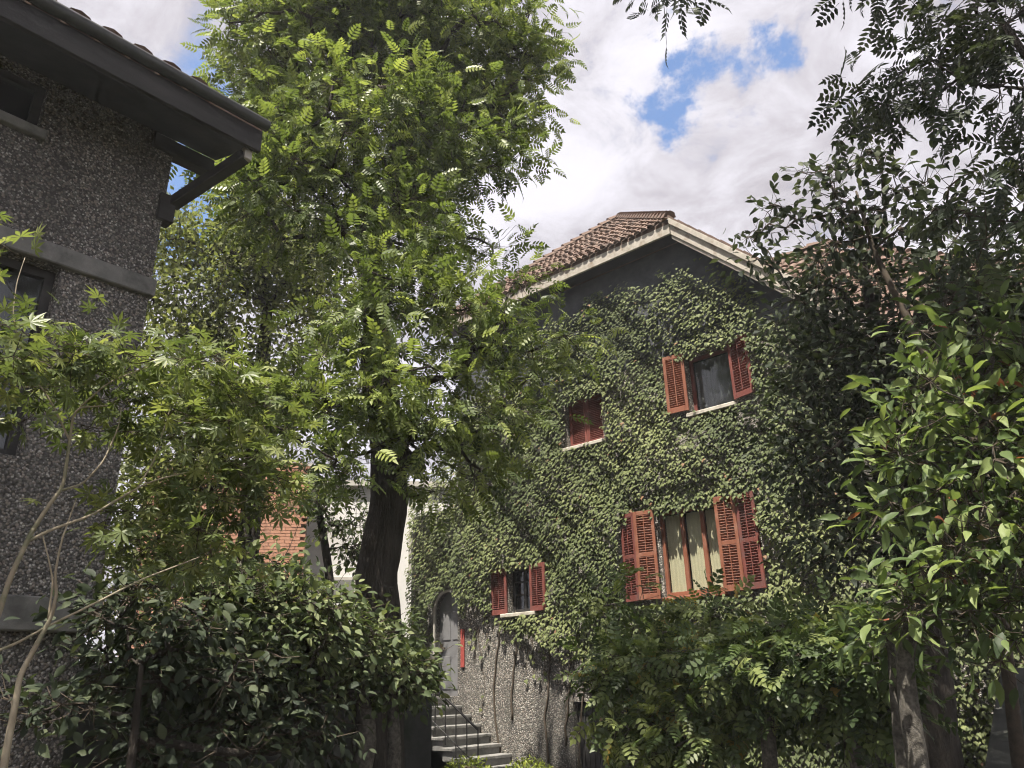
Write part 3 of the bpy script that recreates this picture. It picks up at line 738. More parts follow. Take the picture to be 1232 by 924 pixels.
# ---- second stair at the right
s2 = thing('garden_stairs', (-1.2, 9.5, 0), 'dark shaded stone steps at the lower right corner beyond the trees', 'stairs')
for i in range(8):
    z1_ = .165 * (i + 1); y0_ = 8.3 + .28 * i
    s_ = MB(); s_.box((-1.78, y0_, z1_ - .05), (1.2, y0_ + .33, z1_)); s_.build('tread', M['shaded_step'], s2, bevel=.008)
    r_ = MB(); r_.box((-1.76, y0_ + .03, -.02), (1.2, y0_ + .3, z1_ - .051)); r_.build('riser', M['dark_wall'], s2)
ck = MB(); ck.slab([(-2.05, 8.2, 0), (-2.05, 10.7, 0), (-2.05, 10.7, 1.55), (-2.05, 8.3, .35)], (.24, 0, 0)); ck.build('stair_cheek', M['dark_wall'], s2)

# ================================================================== ivy
ivy = thing('ivy_vine', (-7.6, FY - .05, 0), 'dense green ivy climbing over the whole front of the shuttered house', 'ivy')
rng = RNG(11)
def ivy_top(x): return np.interp(x, [-13.6, -12.4, -11.85, -10.6, -9.9, -9.4, -8.9, -7.8, -6.3, -5.1, -4.7, -4.35, -3.4, -1.5], [5.3, 6.2, 7.4, 7.7, 8.0, 8.45, 8.65, 8.75, 8.62, 8.25, 7.75, 7.1, 6.6, 6.3])
def ivy_bot(x): return np.interp(x, [-13.6, -12.9, -12.7, -12.3, -11.95, -11.6, -11.3, -10.9, -10.6, -9.6, -9.3, -8.7, -8.4, -8.0, -1.5], [1.6, 2.2, 3.25, 3.5, 3.45, 2.9, 3.0, 3.0, 2.55, 2.4, 2.15, 2.05, 1.5, .2, .1])
GX, GZ = .046, .039
xx, zz = np.meshgrid(np.arange(-13.5, -1.2, GX), np.arange(.05, 8.9, GZ)); xx = xx.ravel(); zz = zz.ravel()
xx = xx + rng.normal(0, .030, len(xx)) + (np.round(zz / GZ) % 2) * GX / 2; zz = zz + rng.normal(0, .026, len(zz))
def sn(x, z, s, ph): return np.sin(x * s + ph) * np.cos(z * s * 1.13 + ph * 1.7) + .5 * np.sin(x * s * 2.3 + z * s * 1.9 + ph * 2.2)
edge = .16 * sn(xx, zz, 3.1, .4) + .10 * sn(xx, zz, 8.0, 1.3) + rng.normal(0, .07, len(xx))
keep = (zz < ivy_top(xx) + edge) & (zz > ivy_bot(xx) + edge * .8)
for k_, (a, b, c, d) in OPEN.items():
    ml, mr_, mb_, mt_ = dict(large=(.74, .70, .03, -.10), upper=(.34, .40, .04, -.08), closed=(.03, .12, .0, -.12), lower=(.40, .40, .05, -.03), cellar=(.0, .0, .2, .05))[k_]
    e_ = rng.normal(0, .03, len(xx))
    keep &= ~((xx > a - ml + e_) & (xx < b + mr_ + e_) & (zz > c - mb_ + e_ - .05) & (zz < d + mt_ + e_))
keep &= rng.random(len(xx)) < np.clip(.94 + .10 * sn(xx, zz, 1.7, 2.2), .66, 1)
xx, zz = xx[keep], zz[keep]; n = len(xx)
plane = np.where(xx < -11.86, PY, np.where(xx > -3.39, 12.2, FY))
bulge = .09 + .06 * sn(xx, zz, 1.9, .9) + .045 * sn(xx, zz, 5.2, 2.0) + rng.uniform(0, .055, n)
near = np.zeros(n)
for k_, (a, b, c, d) in OPEN.items():
    if k_ in ('large', 'upper', 'closed'):
        near += .05 * np.exp(-((zz - d - .02) / .16) ** 2) * ((xx > a - .1) & (xx < b + .1)) * rng.uniform(.3, 1.1, n)
for k_, (a, b, c, d) in OPEN.items():
    if k_ in ('large', 'upper', 'closed'): bulge = np.where((xx > a - .15) & (xx < b + .15) & (np.abs(zz - d) < .4), np.minimum(bulge, .05 + .04 * rng.random(n)), bulge)
P = np.stack([xx, plane - .02 - np.clip(bulge, .02, .3) - near, zz], 1)
dirv = np.stack([rng.normal(.12, .24, n), rng.normal(-.58, .10, n), rng.normal(-.74, .10, n)], 1)
nrm = np.stack([rng.normal(.0, .17, n), rng.normal(-.72, .10, n), rng.normal(.72, .13, n)], 1)
S = .042 + .062 * rng.beta(2.2, 2.4, n) * np.clip(1 + .12 * sn(xx, zz, 2.4, 5), .8, 1.25)
tint = np.clip(.5 + (rng.beta(2.4, 2.6, n) - .5) * .55 + .18 * sn(xx, zz, 1.1, 3.3) + .06 * sn(xx, zz, 4, 1), 0, 1)
tint = np.where(rng.random(n) < .006, 1.0, np.minimum(tint, .97))
foliage(ivy, P, frames(dirv, nrm), S, 'ivy', M['leaf_ivy'], tint, 0, 'foliage')
# ragged runners and bare stems over the lower wall and round the closed window
RP = []
MB.tube_ = lambda s, p, r_, n: s.tube(p, r_, n).build('stem', M['vine'], ivy, smooth=True, fix=False)
for i in range(18):
    x = rng.uniform(-11.5, -8.6); z = 2.5 + rng.uniform(-.1, .5); pts = [np.array([x, FY - .02, z])]
    ln = rng.uniform(.3, 1.9) if i % 2 else rng.uniform(.2, .8)
    for s_ in range(int(ln / .12)):
        pts.append(pts[-1] + np.array([rng.normal(0, .035), 0, -.12])); 
        if pts[-1][2] < .15: break
        if rng.random() < (.75 if s_ < 3 else .30): RP.append(pts[-1] + (rng.normal(0, .03), -.03, 0))
    if len(pts) > 2: MB().tube_(pts, np.linspace(.010, .004, len(pts)), 4)
for i in range(26):
    x = rng.uniform(-8.9, -7.6); z = rng.uniform(5.6, 6.9); 
    if -8.8 < x < -7.9 and 5.8 < z: continue
    pts = [np.array([x, FY - .03, z])]
    for s_ in range(6): pts.append(pts[-1] + np.array([rng.normal(0, .05), -.004, -.10]))
    MB().tube_(pts, np.linspace(.009, .004, len(pts)), 4)
for x, z0, z1 in ((-10.75, .3, 2.9), (-9.5, .2, 2.6), (-9.05, .5, 2.3), (-10.3, .9, 2.5), (-8.75, .1, 2.2)):
    k = 14; zc = np.linspace(z0, z1, k); MB().tube_(np.stack([x + .09 * np.sin(zc * 2.3 + x) + rng.normal(0, .015, k), np.full(k, FY - .02), zc], 1), np.linspace(.022, .012, k), 5)
RP = np.array(RP); n = len(RP)
rl2 = place('runner_leaves', leaf_mesh('runner_leaves', RP, frames(np.stack([rng.normal(0, .5, n), rng.normal(-.4, .2, n), rng.normal(-.8, .2, n)], 1), np.stack([rng.normal(0, .4, n), np.full(n, -.8), rng.normal(.5, .3, n)], 1)), rng.uniform(.07, .11, n), 'ivy', M['leaf_ivy'], rng.random(n), ORG[ivy]), ORG[ivy], ivy); tag(rl2, kind='stuff')

# ================================================================== left house
LX = -6.3; CY = 2.37
lh = thing('left_house', (LX, -1.0, 0), 'dark pebbledash house with deep eaves and knee brace at left edge', 'house')
LO = dict(upper=(-.2, 1.66, 3.15, 4.735), attic=(-1.0, 1.28, 5.89, 6.40))
ysp = sorted({-5.0, CY, *[v for o in LO.values() for v in o[:2]]}); zsp = sorted({2.17, 6.50, *[v for o in LO.values() for v in o[2:]]})
lw = MB()
for i in range(len(ysp) - 1):
    for j in range(len(zsp) - 1):
        cy_, cz_ = (ysp[i] + ysp[i + 1]) / 2, (zsp[j] + zsp[j + 1]) / 2
        if any(o[0] < cy_ < o[1] and o[2] < cz_ < o[3] for o in LO.values()): continue
        lw.poly([(LX, ysp[i], zsp[j]), (LX, ysp[i + 1], zsp[j]), (LX, ysp[i + 1], zsp[j + 1]), (LX, ysp[i], zsp[j + 1])])
for (a, b, c, d) in LO.values():
    e = LX - .25
    lw.poly([(LX, a, c), (LX, a, d), (e, a, d), (e, a, c)]); lw.poly([(LX, b, c), (e, b, c), (e, b, d), (LX, b, d)])
    lw.poly([(LX, a, d), (LX, b, d), (e, b, d), (e, a, d)]); lw.poly([(LX, a, c), (e, a, c), (e, b, c), (LX, b, c)])
lw.poly([(LX, CY, 2.17), (LX - 6, CY, 2.17), (LX - 6, CY, 6.5), (LX - 3, CY, 8.6), (LX, CY, 6.5)])
lw.poly([(LX - .04, -5, 0), (LX - .04, CY - .04, 0), (LX - .04, CY - .04, 2.17), (LX - .04, -5, 2.17)]); lw.poly([(LX - .04, CY - .04, 0), (LX - 6, CY - .04, 0), (LX - 6, CY - .04, 2.17), (LX - .04, CY - .04, 2.17)])
lw.poly([(LX, -5, 0), (LX, -5, 6.5), (LX - 6, -5, 6.5), (LX - 6, -5, 0)])
lw.build('wall', M['pebble_left'], lh, fix=False)
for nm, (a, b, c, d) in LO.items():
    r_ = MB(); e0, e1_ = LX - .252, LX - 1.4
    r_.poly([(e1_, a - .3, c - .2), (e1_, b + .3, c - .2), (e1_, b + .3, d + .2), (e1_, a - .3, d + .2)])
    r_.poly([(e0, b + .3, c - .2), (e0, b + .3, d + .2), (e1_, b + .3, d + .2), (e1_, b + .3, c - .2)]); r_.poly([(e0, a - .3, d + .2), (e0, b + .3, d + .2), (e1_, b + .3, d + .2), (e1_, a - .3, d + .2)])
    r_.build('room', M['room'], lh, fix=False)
    f_ = MB(); xf = LX - .18
    f_.box((xf, a, c), (xf + .06, a + .07, d)); f_.box((xf, b - .07, c), (xf + .06, b, d)); f_.box((xf + .004, a + .07, d - .07), (xf + .056, b - .07, d)); f_.box((xf + .004, a + .07, c), (xf + .056, b - .07, c + .07)); f_.box((xf + .004, (a + b) / 2 - .04, c + .07), (xf + .056, (a + b) / 2 + .04, d - .07))
    wo = f_.build('window', M['timber'], lh)
    for y0_, y1_ in ((a + .07, (a + b) / 2 - .04), ((a + b) / 2 + .04, b - .07)):
        g = MB(); g.box((xf + .025, y0_, c + .07), (xf + .031, y1_, d - .07)); g.build('pane', M['glass'], wo)
bd = MB(); bd.box((LX - .1, -5, 4.738), (LX + .055, CY + .03, 4.905)); bd.build('lintel_band', M['concrete'], lh, bevel=.01)
bd = MB(); bd.box((LX - .1, -5, 1.93), (LX + .06, CY + .03, 2.168)); bd.build('plinth_band', M['concrete'], lh, bevel=.01)
bd = MB(); bd.box((LX - .2, -1.05, 5.80), (LX + .06, 1.33, 5.888)); bd.build('sill', M['concrete'], lh, bevel=.008)
# roof: eave runs along the wall, ridge parallel to it
EX, EZ, RY = -5.50, 6.39, 2.82
lr = MB(); rx = LX - 3; tl = math.tan(math.radians(33)); ridz = EZ + (EX - rx) * tl
lr.slab([(EX, -6, EZ), (EX, RY, EZ), (rx, RY, ridz), (rx, -6, ridz)], (0, 0, -.07)); lr.slab([(rx - .002, -6, ridz), (rx - .002, RY, ridz), (rx * 2 - EX, RY, EZ), (rx * 2 - EX, -6, EZ)], (0, 0, -.07))
lro = lr.build('roof', M['tile_old'], lh)
lt_ = MB(); eb = unit(np.array([-1, 0, tl])); arc_tile(lt_, np.zeros(3), np.array([0, 1.0, 0]), eb, np.cross(np.array([0, 1.0, 0]), eb) * -1 if np.cross(np.array([0, 1.0, 0]), eb)[2] < 0 else np.cross(np.array([0, 1.0, 0]), eb), .20, .42, .045, .012)
ltm = lt_.mesh('eave_tile', M['tile_old'])
for i in range(22):
    for r in range(2):
        place('eave_tile', ltm, np.array([EX + .05, 2.16 - .245 * i, EZ + .03]) + eb * (.36 * r) + (0, .0, .012 * r), lro)
ft = MB(); ft.tube([(EX + .06, -6, EZ + .0), (EX + .06, RY + .02, EZ + .0)], .055, 8); ft.build('gutter', M['gutter'], lh, smooth=True, fix=False)
ft = MB(); ft.box((EX - .03, -6, EZ - .28), (EX + .02, RY, EZ - .05)); ft.build('fascia', M['timber'], lh, bevel=.006)
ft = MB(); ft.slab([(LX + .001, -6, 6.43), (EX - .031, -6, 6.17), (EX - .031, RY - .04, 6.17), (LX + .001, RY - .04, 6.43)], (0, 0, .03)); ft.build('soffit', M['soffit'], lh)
ft = MB(); ft.box((LX - .10, CY - .2, 6.25), (LX + .04, RY - .06, 6.399)); ft.build('plate_beam', M['timber'], lh, bevel=.008)
k0 = onX(203, 246, LX - .03); k0 = k0 + (.02, .02, 0); k1 = np.array([EX - .08, RY - .09, 6.07])
ft = MB(); ft.beam(k0, k1, .11, .10); ft.build('knee_brace', M['timber'], lh, bevel=.008)
ft = MB(); ft.box((LX - .10, CY - .06, k0[2] - .22), (LX + .04, CY + .09, k0[2] + .06)); ft.build('corbel', M['timber'], lh, bevel=.01)
ft = MB(); ft.box((EX - .115, RY - .115, 6.02), (EX - .04, RY - .045, 6.16)); ft.build('brace_post', M['trim'], lh, bevel=.006)  # pale end piece, its colour paints in the light on the beam end
for sgn in (1,):
    ft = MB(); ft.slab([(EX, RY - .03, EZ - .28), (rx, RY - .03, ridz - .28), (rx, RY - .03, ridz - .05), (EX, RY - .03, EZ - .05)], (0, .03, 0)); ft.build('barge_board', M['timber'], lh)

# ================================================================== far buildings
bb = thing('brick_building', (-16.5, 10.2, 0), 'orange brick building glimpsed between trees left of big trunk', 'building')
bc = at(340, 640, 19.0); dirx = unit(RIGHT + HEAD * .25); dirn = np.array([-dirx[1], dirx[0], 0])
bp0 = bc - dirx * 3.2; bp0[2] = 0; bp1 = at(368, 640, 19.05); bp1[2] = 0
core = MB(); core.slab([bp0 + dirn * .03, bp1 + dirn * .03, bp1 + dirn * 3, bp0 + dirn * 3], (0, 0, 6.6)); core.build('wall', M['mortar'], bb)
bl_ = np.linalg.norm(bp1 - bp0); bkm = MB(); bkm.obox((0, 0, 0), dirx * .112, dirn * .05, UP * .033); bkmesh = bkm.mesh('brick', M['brick'])
rngb = RNG(3); rest = MB(); cntb = 0
for r in range(60):
    z = 2.2 + r * .076
    for i in range(int(bl_ / .235)):
        u = bl_ - .115 - i * .235 - (.117 if r % 2 else 0)
        if u < .1: continue
        c_ = bp0 + dirx * u + dirn * rngb.uniform(-.004, .006) + UP * z
        if 3.9 < z < 6.4 and i < 9 and cntb < 300: place('brick', bkmesh, c_, bb); cntb += 1
        else: rest.obox(c_, dirx * .112, dirn * .05, UP * .033)
tag(rest.build('brickwork', M['brick'], bb, fix=False), kind='stuff')
cp_ = MB(); cp_.slab([bp0 - dirn * .1, bp1 - dirn * .1 + dirx * .05, bp1 + dirn * 3, bp0 + dirn * 3], (0, 0, .12)); 
for i, v in enumerate(cp_.v): cp_.v[i] = (v[0], v[1], v[2] + 6.6)
cp_.build('coping', M['trim'], bb)
wb = thing('white_building', (-16, 13.5, 0), 'white rendered building behind the big trunk and porch', 'building')
w0 = at(372, 640, 20.0); w1 = at(560, 640, 20.0); w0[2] = w1[2] = 0; wdir = unit(w1 - w0); wn_ = np.array([-wdir[1], wdir[0], 0])
wbm = MB(); wbm.slab([w0 - wdir * .6, w1, w1 + wn_ * 4, w0 - wdir * .6 + wn_ * 4], (0, 0, 6.4)); wbm.build('wall', M['white_wall'], wb)
wc = MB(); wc.slab([w0 - wdir * .7 - wn_ * .15, w1 - wn_ * .15, w1 + wn_ * 4, w0 - wdir * .7 + wn_ * 4], (0, 0, .14)); wc.v = [(v[0], v[1], v[2] + 6.401) for v in wc.v]; wc.build('parapet', M['trim'], wb)
wl = np.linalg.norm(w1 - w0)
for u0, u1, z0, z1 in ((.62, 1.25, 3.55, 4.1), (2.5, 3.1, 4.2, 5.3)):
    q = MB(); q.slab([w0 + wdir * u0 - wn_ * .03, w0 + wdir * u1 - wn_ * .03, w0 + wdir * u1 + wn_ * .02, w0 + wdir * u0 + wn_ * .02], (0, 0, z1 - z0)); q.v = [(v[0], v[1], v[2] + z0) for v in q.v]; qo = q.build('window', M['trim'], wb)
    g = MB(); g.slab([w0 + wdir * (u0 + .07) - wn_ * .04, w0 + wdir * (u1 - .07) - wn_ * .04, w0 + wdir * (u1 - .07) - wn_ * .032, w0 + wdir * (u0 + .07) - wn_ * .032], (0, 0, z1 - z0 - .14)); g.v = [(v[0], v[1], v[2] + z0 + .07) for v in g.v]; g.build('pane', M['concrete'], qo)

# added dark wall behind the shrubs, standing in for deep shade
gw = thing('shade_wall', (-8.4, 4.9, 0), 'added low dark wall standing in for deep shade behind the broad shrub', 'wall')
g_ = MB(); pA = np.array([-9.6, 3.2, 0]); pB = np.array([-8.9, 8.2, 0]); gd = unit(pB - pA); gn = np.array([gd[1], -gd[0], 0])
g_.slab([pA, pB, pB + gn * -.25, pA + gn * -.25], (0, 0, 1.75)); g_.build('wall', M['dark_wall'], gw, bevel=.01)
g_ = MB(); g_.slab([pA + gn * .05, pB + gn * .05, pB - gn * .30, pA - gn * .30], (0, 0, .09)); g_.v = [(v[0], v[1], v[2] + 1.751) for v in g_.v]; g_.build('coping', M['concrete'], gw, bevel=.01)

# ================================================================== trees
def tree(name, label, cat, base, trunk, trad, blobs, ncl, per, rc, seed, tpl, leaf, bark, size, n_ind=0, droop=.35, flat=.6, rtip=.008, lo=.35, upn=1.0, twig=.35, tintb=0.0, spread=.55, expo=.45, tmin=.35, bare=None, group=None, lift=.25):
    rng = RNG(seed); t = thing(name, base, label, cat, group)
    C, O = clusters(blobs, ncl, rng, lo)
    P, fr, S, ti = leaves_on(C, O, per, rc, rng, droop, size, flat, upn, spread, tintb)
    limbs(t, trunk, trad, C if bare is None else np.vstack([C, bare]), bark, rng, rtip, expo, tmin=tmin, lift=lift)
    if twig: petioles(t, C, P, per, rng, M['twig'], twig, .0035)
    foliage(t, P, fr, S, tpl, leaf, ti, n_ind)
    return t

# tall pinnate tree in the middle
TD = 9.0
tb = at(462, 780, TD); tb[2] = 0
trk = [tb, at(457, 760, TD), at(452, 690, TD), at(470, 600, TD), at(462, 480, TD), at(450, 360, TD), at(440, 240, TD), at(430, 130, TD), at(425, 20, TD), at(430, -90, TD)]
tall = [blob(350, 60, TD, 80, 80), blob(440, 20, TD, 115, 95), blob(555, 50, TD, 90, 85), blob(615, 110, TD, 52, 62), blob(310, 150, TD, 56, 50), blob(430, 165, TD - .6, 115, 80), blob(550, 180, TD, 80, 60), blob(420, -60, TD, 110, 45),
        blob(370, 250, TD - .6, 85, 50), blob(470, 280, TD - .9, 75, 52), blob(530, 260, TD + .2, 42, 32), blob(430, 370, TD - 1.3, 80, 48), blob(530, 390, TD - 1.0, 66, 45), blob(590, 410, TD - .5, 36, 44), blob(400, 460, TD - 1.5, 70, 45), blob(480, 480, TD - 1.3, 75, 45), blob(565, 490, TD - .8, 60, 45), blob(550, 575, TD - .3, 50, 32), blob(480, 545, TD - 1.0, 55, 26), blob(622, 465, TD - .2, 26, 30), blob(600, 315, TD, 22, 26), blob(335, 500, TD - 1.6, 40, 38), blob(390, 545, TD - 1.6, 40, 24), blob(258, 170, TD, 24, 34), blob(612, 350, TD - .1, 18, 20), blob(685, 412, TD - .2, 26, 9), blob(655, 430, TD - .2, 24, 14)]
tree('tall_tree', 'tallest tree with dark leaning trunk and feathery bright green leaves', 'tree', tb, trk, [.30, .265, .24, .22, .19, .17, .15, .12, .09, .045], tall, 470, 30, .42, 21, 'pinnate', M['leaf_tall'], M['bark_dark'], (.16, .29), 300, .30, .65, .013, .5, tmin=.28, tintb=.04, expo=.5, upn=.75)

# fine leaved tree further back on the left
FD = 14.0
fb = at(300, 700, FD); fb[2] = 0
tree('fine_leaved_tree', 'fine leaved olive green tree between left house and tallest tree', 'tree', fb, [fb, at(310, 520, FD), at(316, 430, FD), at(322, 380, FD), at(315, 310, FD)], [.22, .17, .14, .10, .05],
     [blob(245, 330, FD, 75, 75), blob(330, 310, FD, 75, 60), blob(210, 290, FD, 40, 40), blob(230, 430, FD, 75, 45), blob(370, 390, FD, 60, 55), blob(390, 310, FD + .5, 50, 50), blob(280, 490, FD, 75, 40), blob(350, 480, FD, 60, 40), blob(300, 265, FD, 50, 40), blob(220, 540, FD, 60, 60), blob(150, 600, FD, 50, 60), blob(150, 690, FD, 50, 50), blob(225, 670, FD, 50, 40), blob(285, 560, FD + .4, 36, 36)],
     560, 50, .42, 22, 'small', M['leaf_fine'], M['bark_dark'], (.10, .165), 0, .2, .8, .010, .3, twig=.08, upn=.35, spread=.8)

# slim young tree in front of the white building
YD = 13.0; yb = at(392, 720, YD); yb[2] = 0
tree('slim_tree', 'slim young tree with thin trunk in front of white building', 'tree', yb, [yb, at(398, 700, YD), at(390, 650, YD), at(383, 610, YD), at(386, 580, YD)], [.075, .07, .065, .055, .03],
     [blob(410, 620, YD, 30, 24), blob(430, 640, YD, 25, 30), blob(380, 590, YD, 35, 25), blob(420, 665, YD, 20, 14)], 42, 26, .25, 23, 'small', M['leaf_shrub'], M['bark_dark'], (.09, .14), 0, .4, .8, .006)

# japanese maple in the left foreground
MD = 4.4; mbase = at(3, 1010, MD); mbase[2] = 0
def P_(x, y, d=MD): return at(x, y, d)
mt_ = thing('maple_tree', mbase, 'slender maple with pale forked stems in left foreground', 'tree')
rngm = RNG(31)
stems = [([mbase, P_(6, 910), P_(16, 860), P_(24, 812), P_(48, 768), P_(62, 742), P_(68, 715), P_(66, 690), P_(74, 650), P_(92, 600)], (.032, .005)),
         ([P_(-30, 840), P_(-4, 745), P_(14, 690), P_(36, 645), P_(40, 636)], (.024, .020)),
         ([P_(38, 640), P_(60, 606), P_(76, 585), P_(84, 530), P_(88, 500), P_(96, 490), P_(130, 488)], (.019, .006)),
         ([P_(74, 590), P_(100, 582), P_(125, 555), P_(143, 513), P_(146, 490)], (.011, .005)),
         ([P_(36, 650), P_(62, 637), P_(110, 620), P_(160, 590), P_(185, 578), P_(225, 568)], (.015, .005)),
         ([P_(165, 588), P_(185, 555), P_(196, 520), P_(205, 490)], (.008, .003)),
         ([P_(-20, 790), P_(20, 774), P_(60, 752), P_(110, 728), P_(170, 697), P_(215, 680), P_(240, 670)], (.013, .005)),
         ([P_(58, 745), P_(64, 700), P_(58, 670), P_(50, 640)], (.010, .005)),
         ([P_(84, 530), P_(60, 480), P_(30, 440), P_(15, 380), P_(20, 340), P_(30, 310)], (.010, .003)),
         ([P_(96, 490), P_(130, 460), P_(180, 440), P_(230, 440), P_(290, 430)], (.008, .003))]
tmb = MB()
for pts, (r0, r1) in stems:
    pts = np.array(pts); t_ = np.linspace(0, len(pts) - 1, len(pts) * 4); q = np.stack([np.interp(t_, np.arange(len(pts)), pts[:, i]) for i in range(3)], 1)
    q[1:-1] = (q[:-2] + 2 * q[1:-1] + q[2:]) / 4; tmb.tube(q, np.linspace(r0, r1, len(q)) * .56, 8, .06, rngm)
tmb.build('trunk', M['bark_pale'], mt_, smooth=True, fix=False)
mbl = [blob(170, 440, MD, 95, 32), blob(60, 430, MD, 70, 40), blob(240, 470, MD + .3, 75, 45), blob(310, 500, MD + .3, 50, 45), blob(130, 480, MD + .5, 80, 40), blob(230, 540, MD + .2, 80, 40), blob(180, 610, MD + .4, 60, 35), blob(260, 600, MD + .3, 65, 45), blob(20, 390, MD - .2, 26, 30), blob(12, 470, MD - .3, 28, 50), blob(25, 315, MD - .2, 14, 14), blob(230, 660, MD + .3, 60, 30), blob(310, 590, MD + .3, 45, 45), blob(120, 425, MD, 50, 22)]
C, O = clusters(mbl, 150, rngm, .1); P, fr, S, ti = leaves_on(C, O, 9, .22, rngm, .45, (.085, .14), .45, 1.2, .5, .02)
petioles(mt_, C, P, 9, rngm, M['twig'], .6, .002)
foliage(mt_, P, fr, S, 'palmate', M['leaf_maple'], ti, 300)

# shrubs at the lower left
hb = at(400, 900, 7.2); hb[2] = 0
tree('broad_shrub', 'broad glossy leaved shrub with sunlit top in front of stairs', 'shrub', hb, [hb, at(443, 900, 7.2), at(440, 860, 7.2), at(430, 820, 7.2)], [.10, .085, .07, .05],
     [blob(425, 770, 7.2, 65, 40), blob(345, 745, 6.8, 78, 50), blob(478, 815, 7.4, 40, 28), blob(410, 800, 7.2, 70, 36), blob(320, 790, 6.9, 80, 36), blob(260, 740, 6.7, 70, 46), blob(290, 700, 6.8, 60, 30)],
     400, 20, .26, 41, 'oval', M['leaf_shrub'], M['bark_mottled'], (.06, .105), 300, .4, .6, .006, .45, twig=.25, tintb=.06, tmin=.2)
hb2 = at(474, 924, 7.4); hb2[2] = 0
tree('slim_shrub', 'slim mottled stemmed shrub left of entrance stairs', 'shrub', hb2, [hb2, at(475, 890, 7.4), at(472, 850, 7.4), at(480, 810, 7.4)], [.07, .06, .05, .03],
     [blob(472, 800, 7.5, 24, 16), blob(492, 830, 7.6, 18, 12)], 26, 16, .2, 42, 'oval', M['leaf_shrub'], M['bark_mottled'], (.08, .13), 0, .4, .6, .006, .3)
sb = at(150, 960, 5.6); sb[2] = 0
tree('shaded_shrub', 'dark shaded shrub below the maple beside left house', 'shrub', sb, [sb, at(160, 900, 5.6), at(165, 850, 5.6), at(170, 800, 5.6)], [.03, .026, .022, .015],
     [blob(180, 750, 6.0, 80, 40), blob(250, 800, 6.2, 80, 40), blob(60, 855, 5.6, 50, 14), blob(170, 810, 6.0, 60, 24), blob(330, 860, 6.6, 70, 36), blob(220, 890, 6.2, 90, 26), blob(400, 890, 6.9, 30, 20)],
     190, 15, .25, 43, 'oval', M['leaf_dark'], M['bark_dark'], (.07, .12), 0, .4, .55, .005, .3, twig=.3, tmin=.2)

# shrubs at the lower centre
cb = at(790, 930, 9.0); cb[2] = 0
tree('feathery_shrub', 'sprawling feathery shrub with yellowing leaves under the large window', 'shrub', cb, [cb, at(786, 900, 9.0), at(780, 860, 9.0), at(790, 820, 9.0)], [.07, .06, .05, .03],
     [blob(770, 812, 9.0, 42, 30), blob(830, 798, 9.2, 50, 22), blob(755, 855, 8.9, 32, 26), blob(860, 830, 9.0, 56, 36), blob(735, 725, 9.6, 18, 10), blob(905, 785, 9.2, 42, 18), blob(840, 870, 8.8, 50, 35), blob(800, 748, 9.6, 34, 8), blob(735, 800, 9.0, 22, 14), blob(860, 735, 9.5, 26, 10)],
     160, 12, .28, 44, 'sparse', M['leaf_mid'], M['bark_mottled'], (.15, .27), 300, .35, .6, .006, .4, twig=.3, tintb=.06)
for i, (x, y, D, lab) in enumerate(((925, 960, 8.2, 'mottled slim trunk left of the pair under the large leaved tree'), (1025, 960, 7.8, 'mottled slim trunk nearest the large leaved tree trunk'))):
    b0 = at(x, y, D); b0[2] = 0
    tree('understory_tree', ('small shaded tree with mottled trunk below the large window' if i == 0 else 'small shaded tree with mottled trunk beside the large leaved tree'), 'tree', b0, [b0, at(x, 900, D), at(x - 2, 850, D), at(x + 4, 800, D), at(x - 4, 760, D)], [.075, .07, .065, .055, .03],
         [blob(x - 10, 800, D, 56, 30), blob(x + 20, 845, D, 40, 26), blob(x + 5, 765, D + .2, 34, 14)] + ([blob(980, 790, 8.2, 40, 36)] if i == 0 else []), 75, 11, .28, 45 + i, 'sparse', M['leaf_mid'], M['bark_mottled'], (.16, .28), 150, .4, .6, .006, .3, tintb=-.08)

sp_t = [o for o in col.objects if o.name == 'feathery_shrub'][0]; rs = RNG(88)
spray = MB(); lv = leaf_variants('sparse', M['leaf_mid'])  # spray fronds take lighter tints that paint in patches of sun
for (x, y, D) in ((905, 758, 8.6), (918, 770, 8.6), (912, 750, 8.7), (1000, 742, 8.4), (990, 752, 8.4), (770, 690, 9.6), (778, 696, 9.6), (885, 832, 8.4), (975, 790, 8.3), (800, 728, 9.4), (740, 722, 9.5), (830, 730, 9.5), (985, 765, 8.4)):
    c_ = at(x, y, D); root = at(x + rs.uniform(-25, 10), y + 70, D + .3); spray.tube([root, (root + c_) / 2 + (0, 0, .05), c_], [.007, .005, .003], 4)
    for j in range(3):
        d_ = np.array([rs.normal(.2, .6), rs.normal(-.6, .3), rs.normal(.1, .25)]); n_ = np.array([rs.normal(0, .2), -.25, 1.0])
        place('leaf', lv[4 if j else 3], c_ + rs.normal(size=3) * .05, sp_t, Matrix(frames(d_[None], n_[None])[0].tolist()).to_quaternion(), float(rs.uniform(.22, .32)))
tag(spray.build('twig', M['twig'], sp_t, fix=False), kind='stuff')

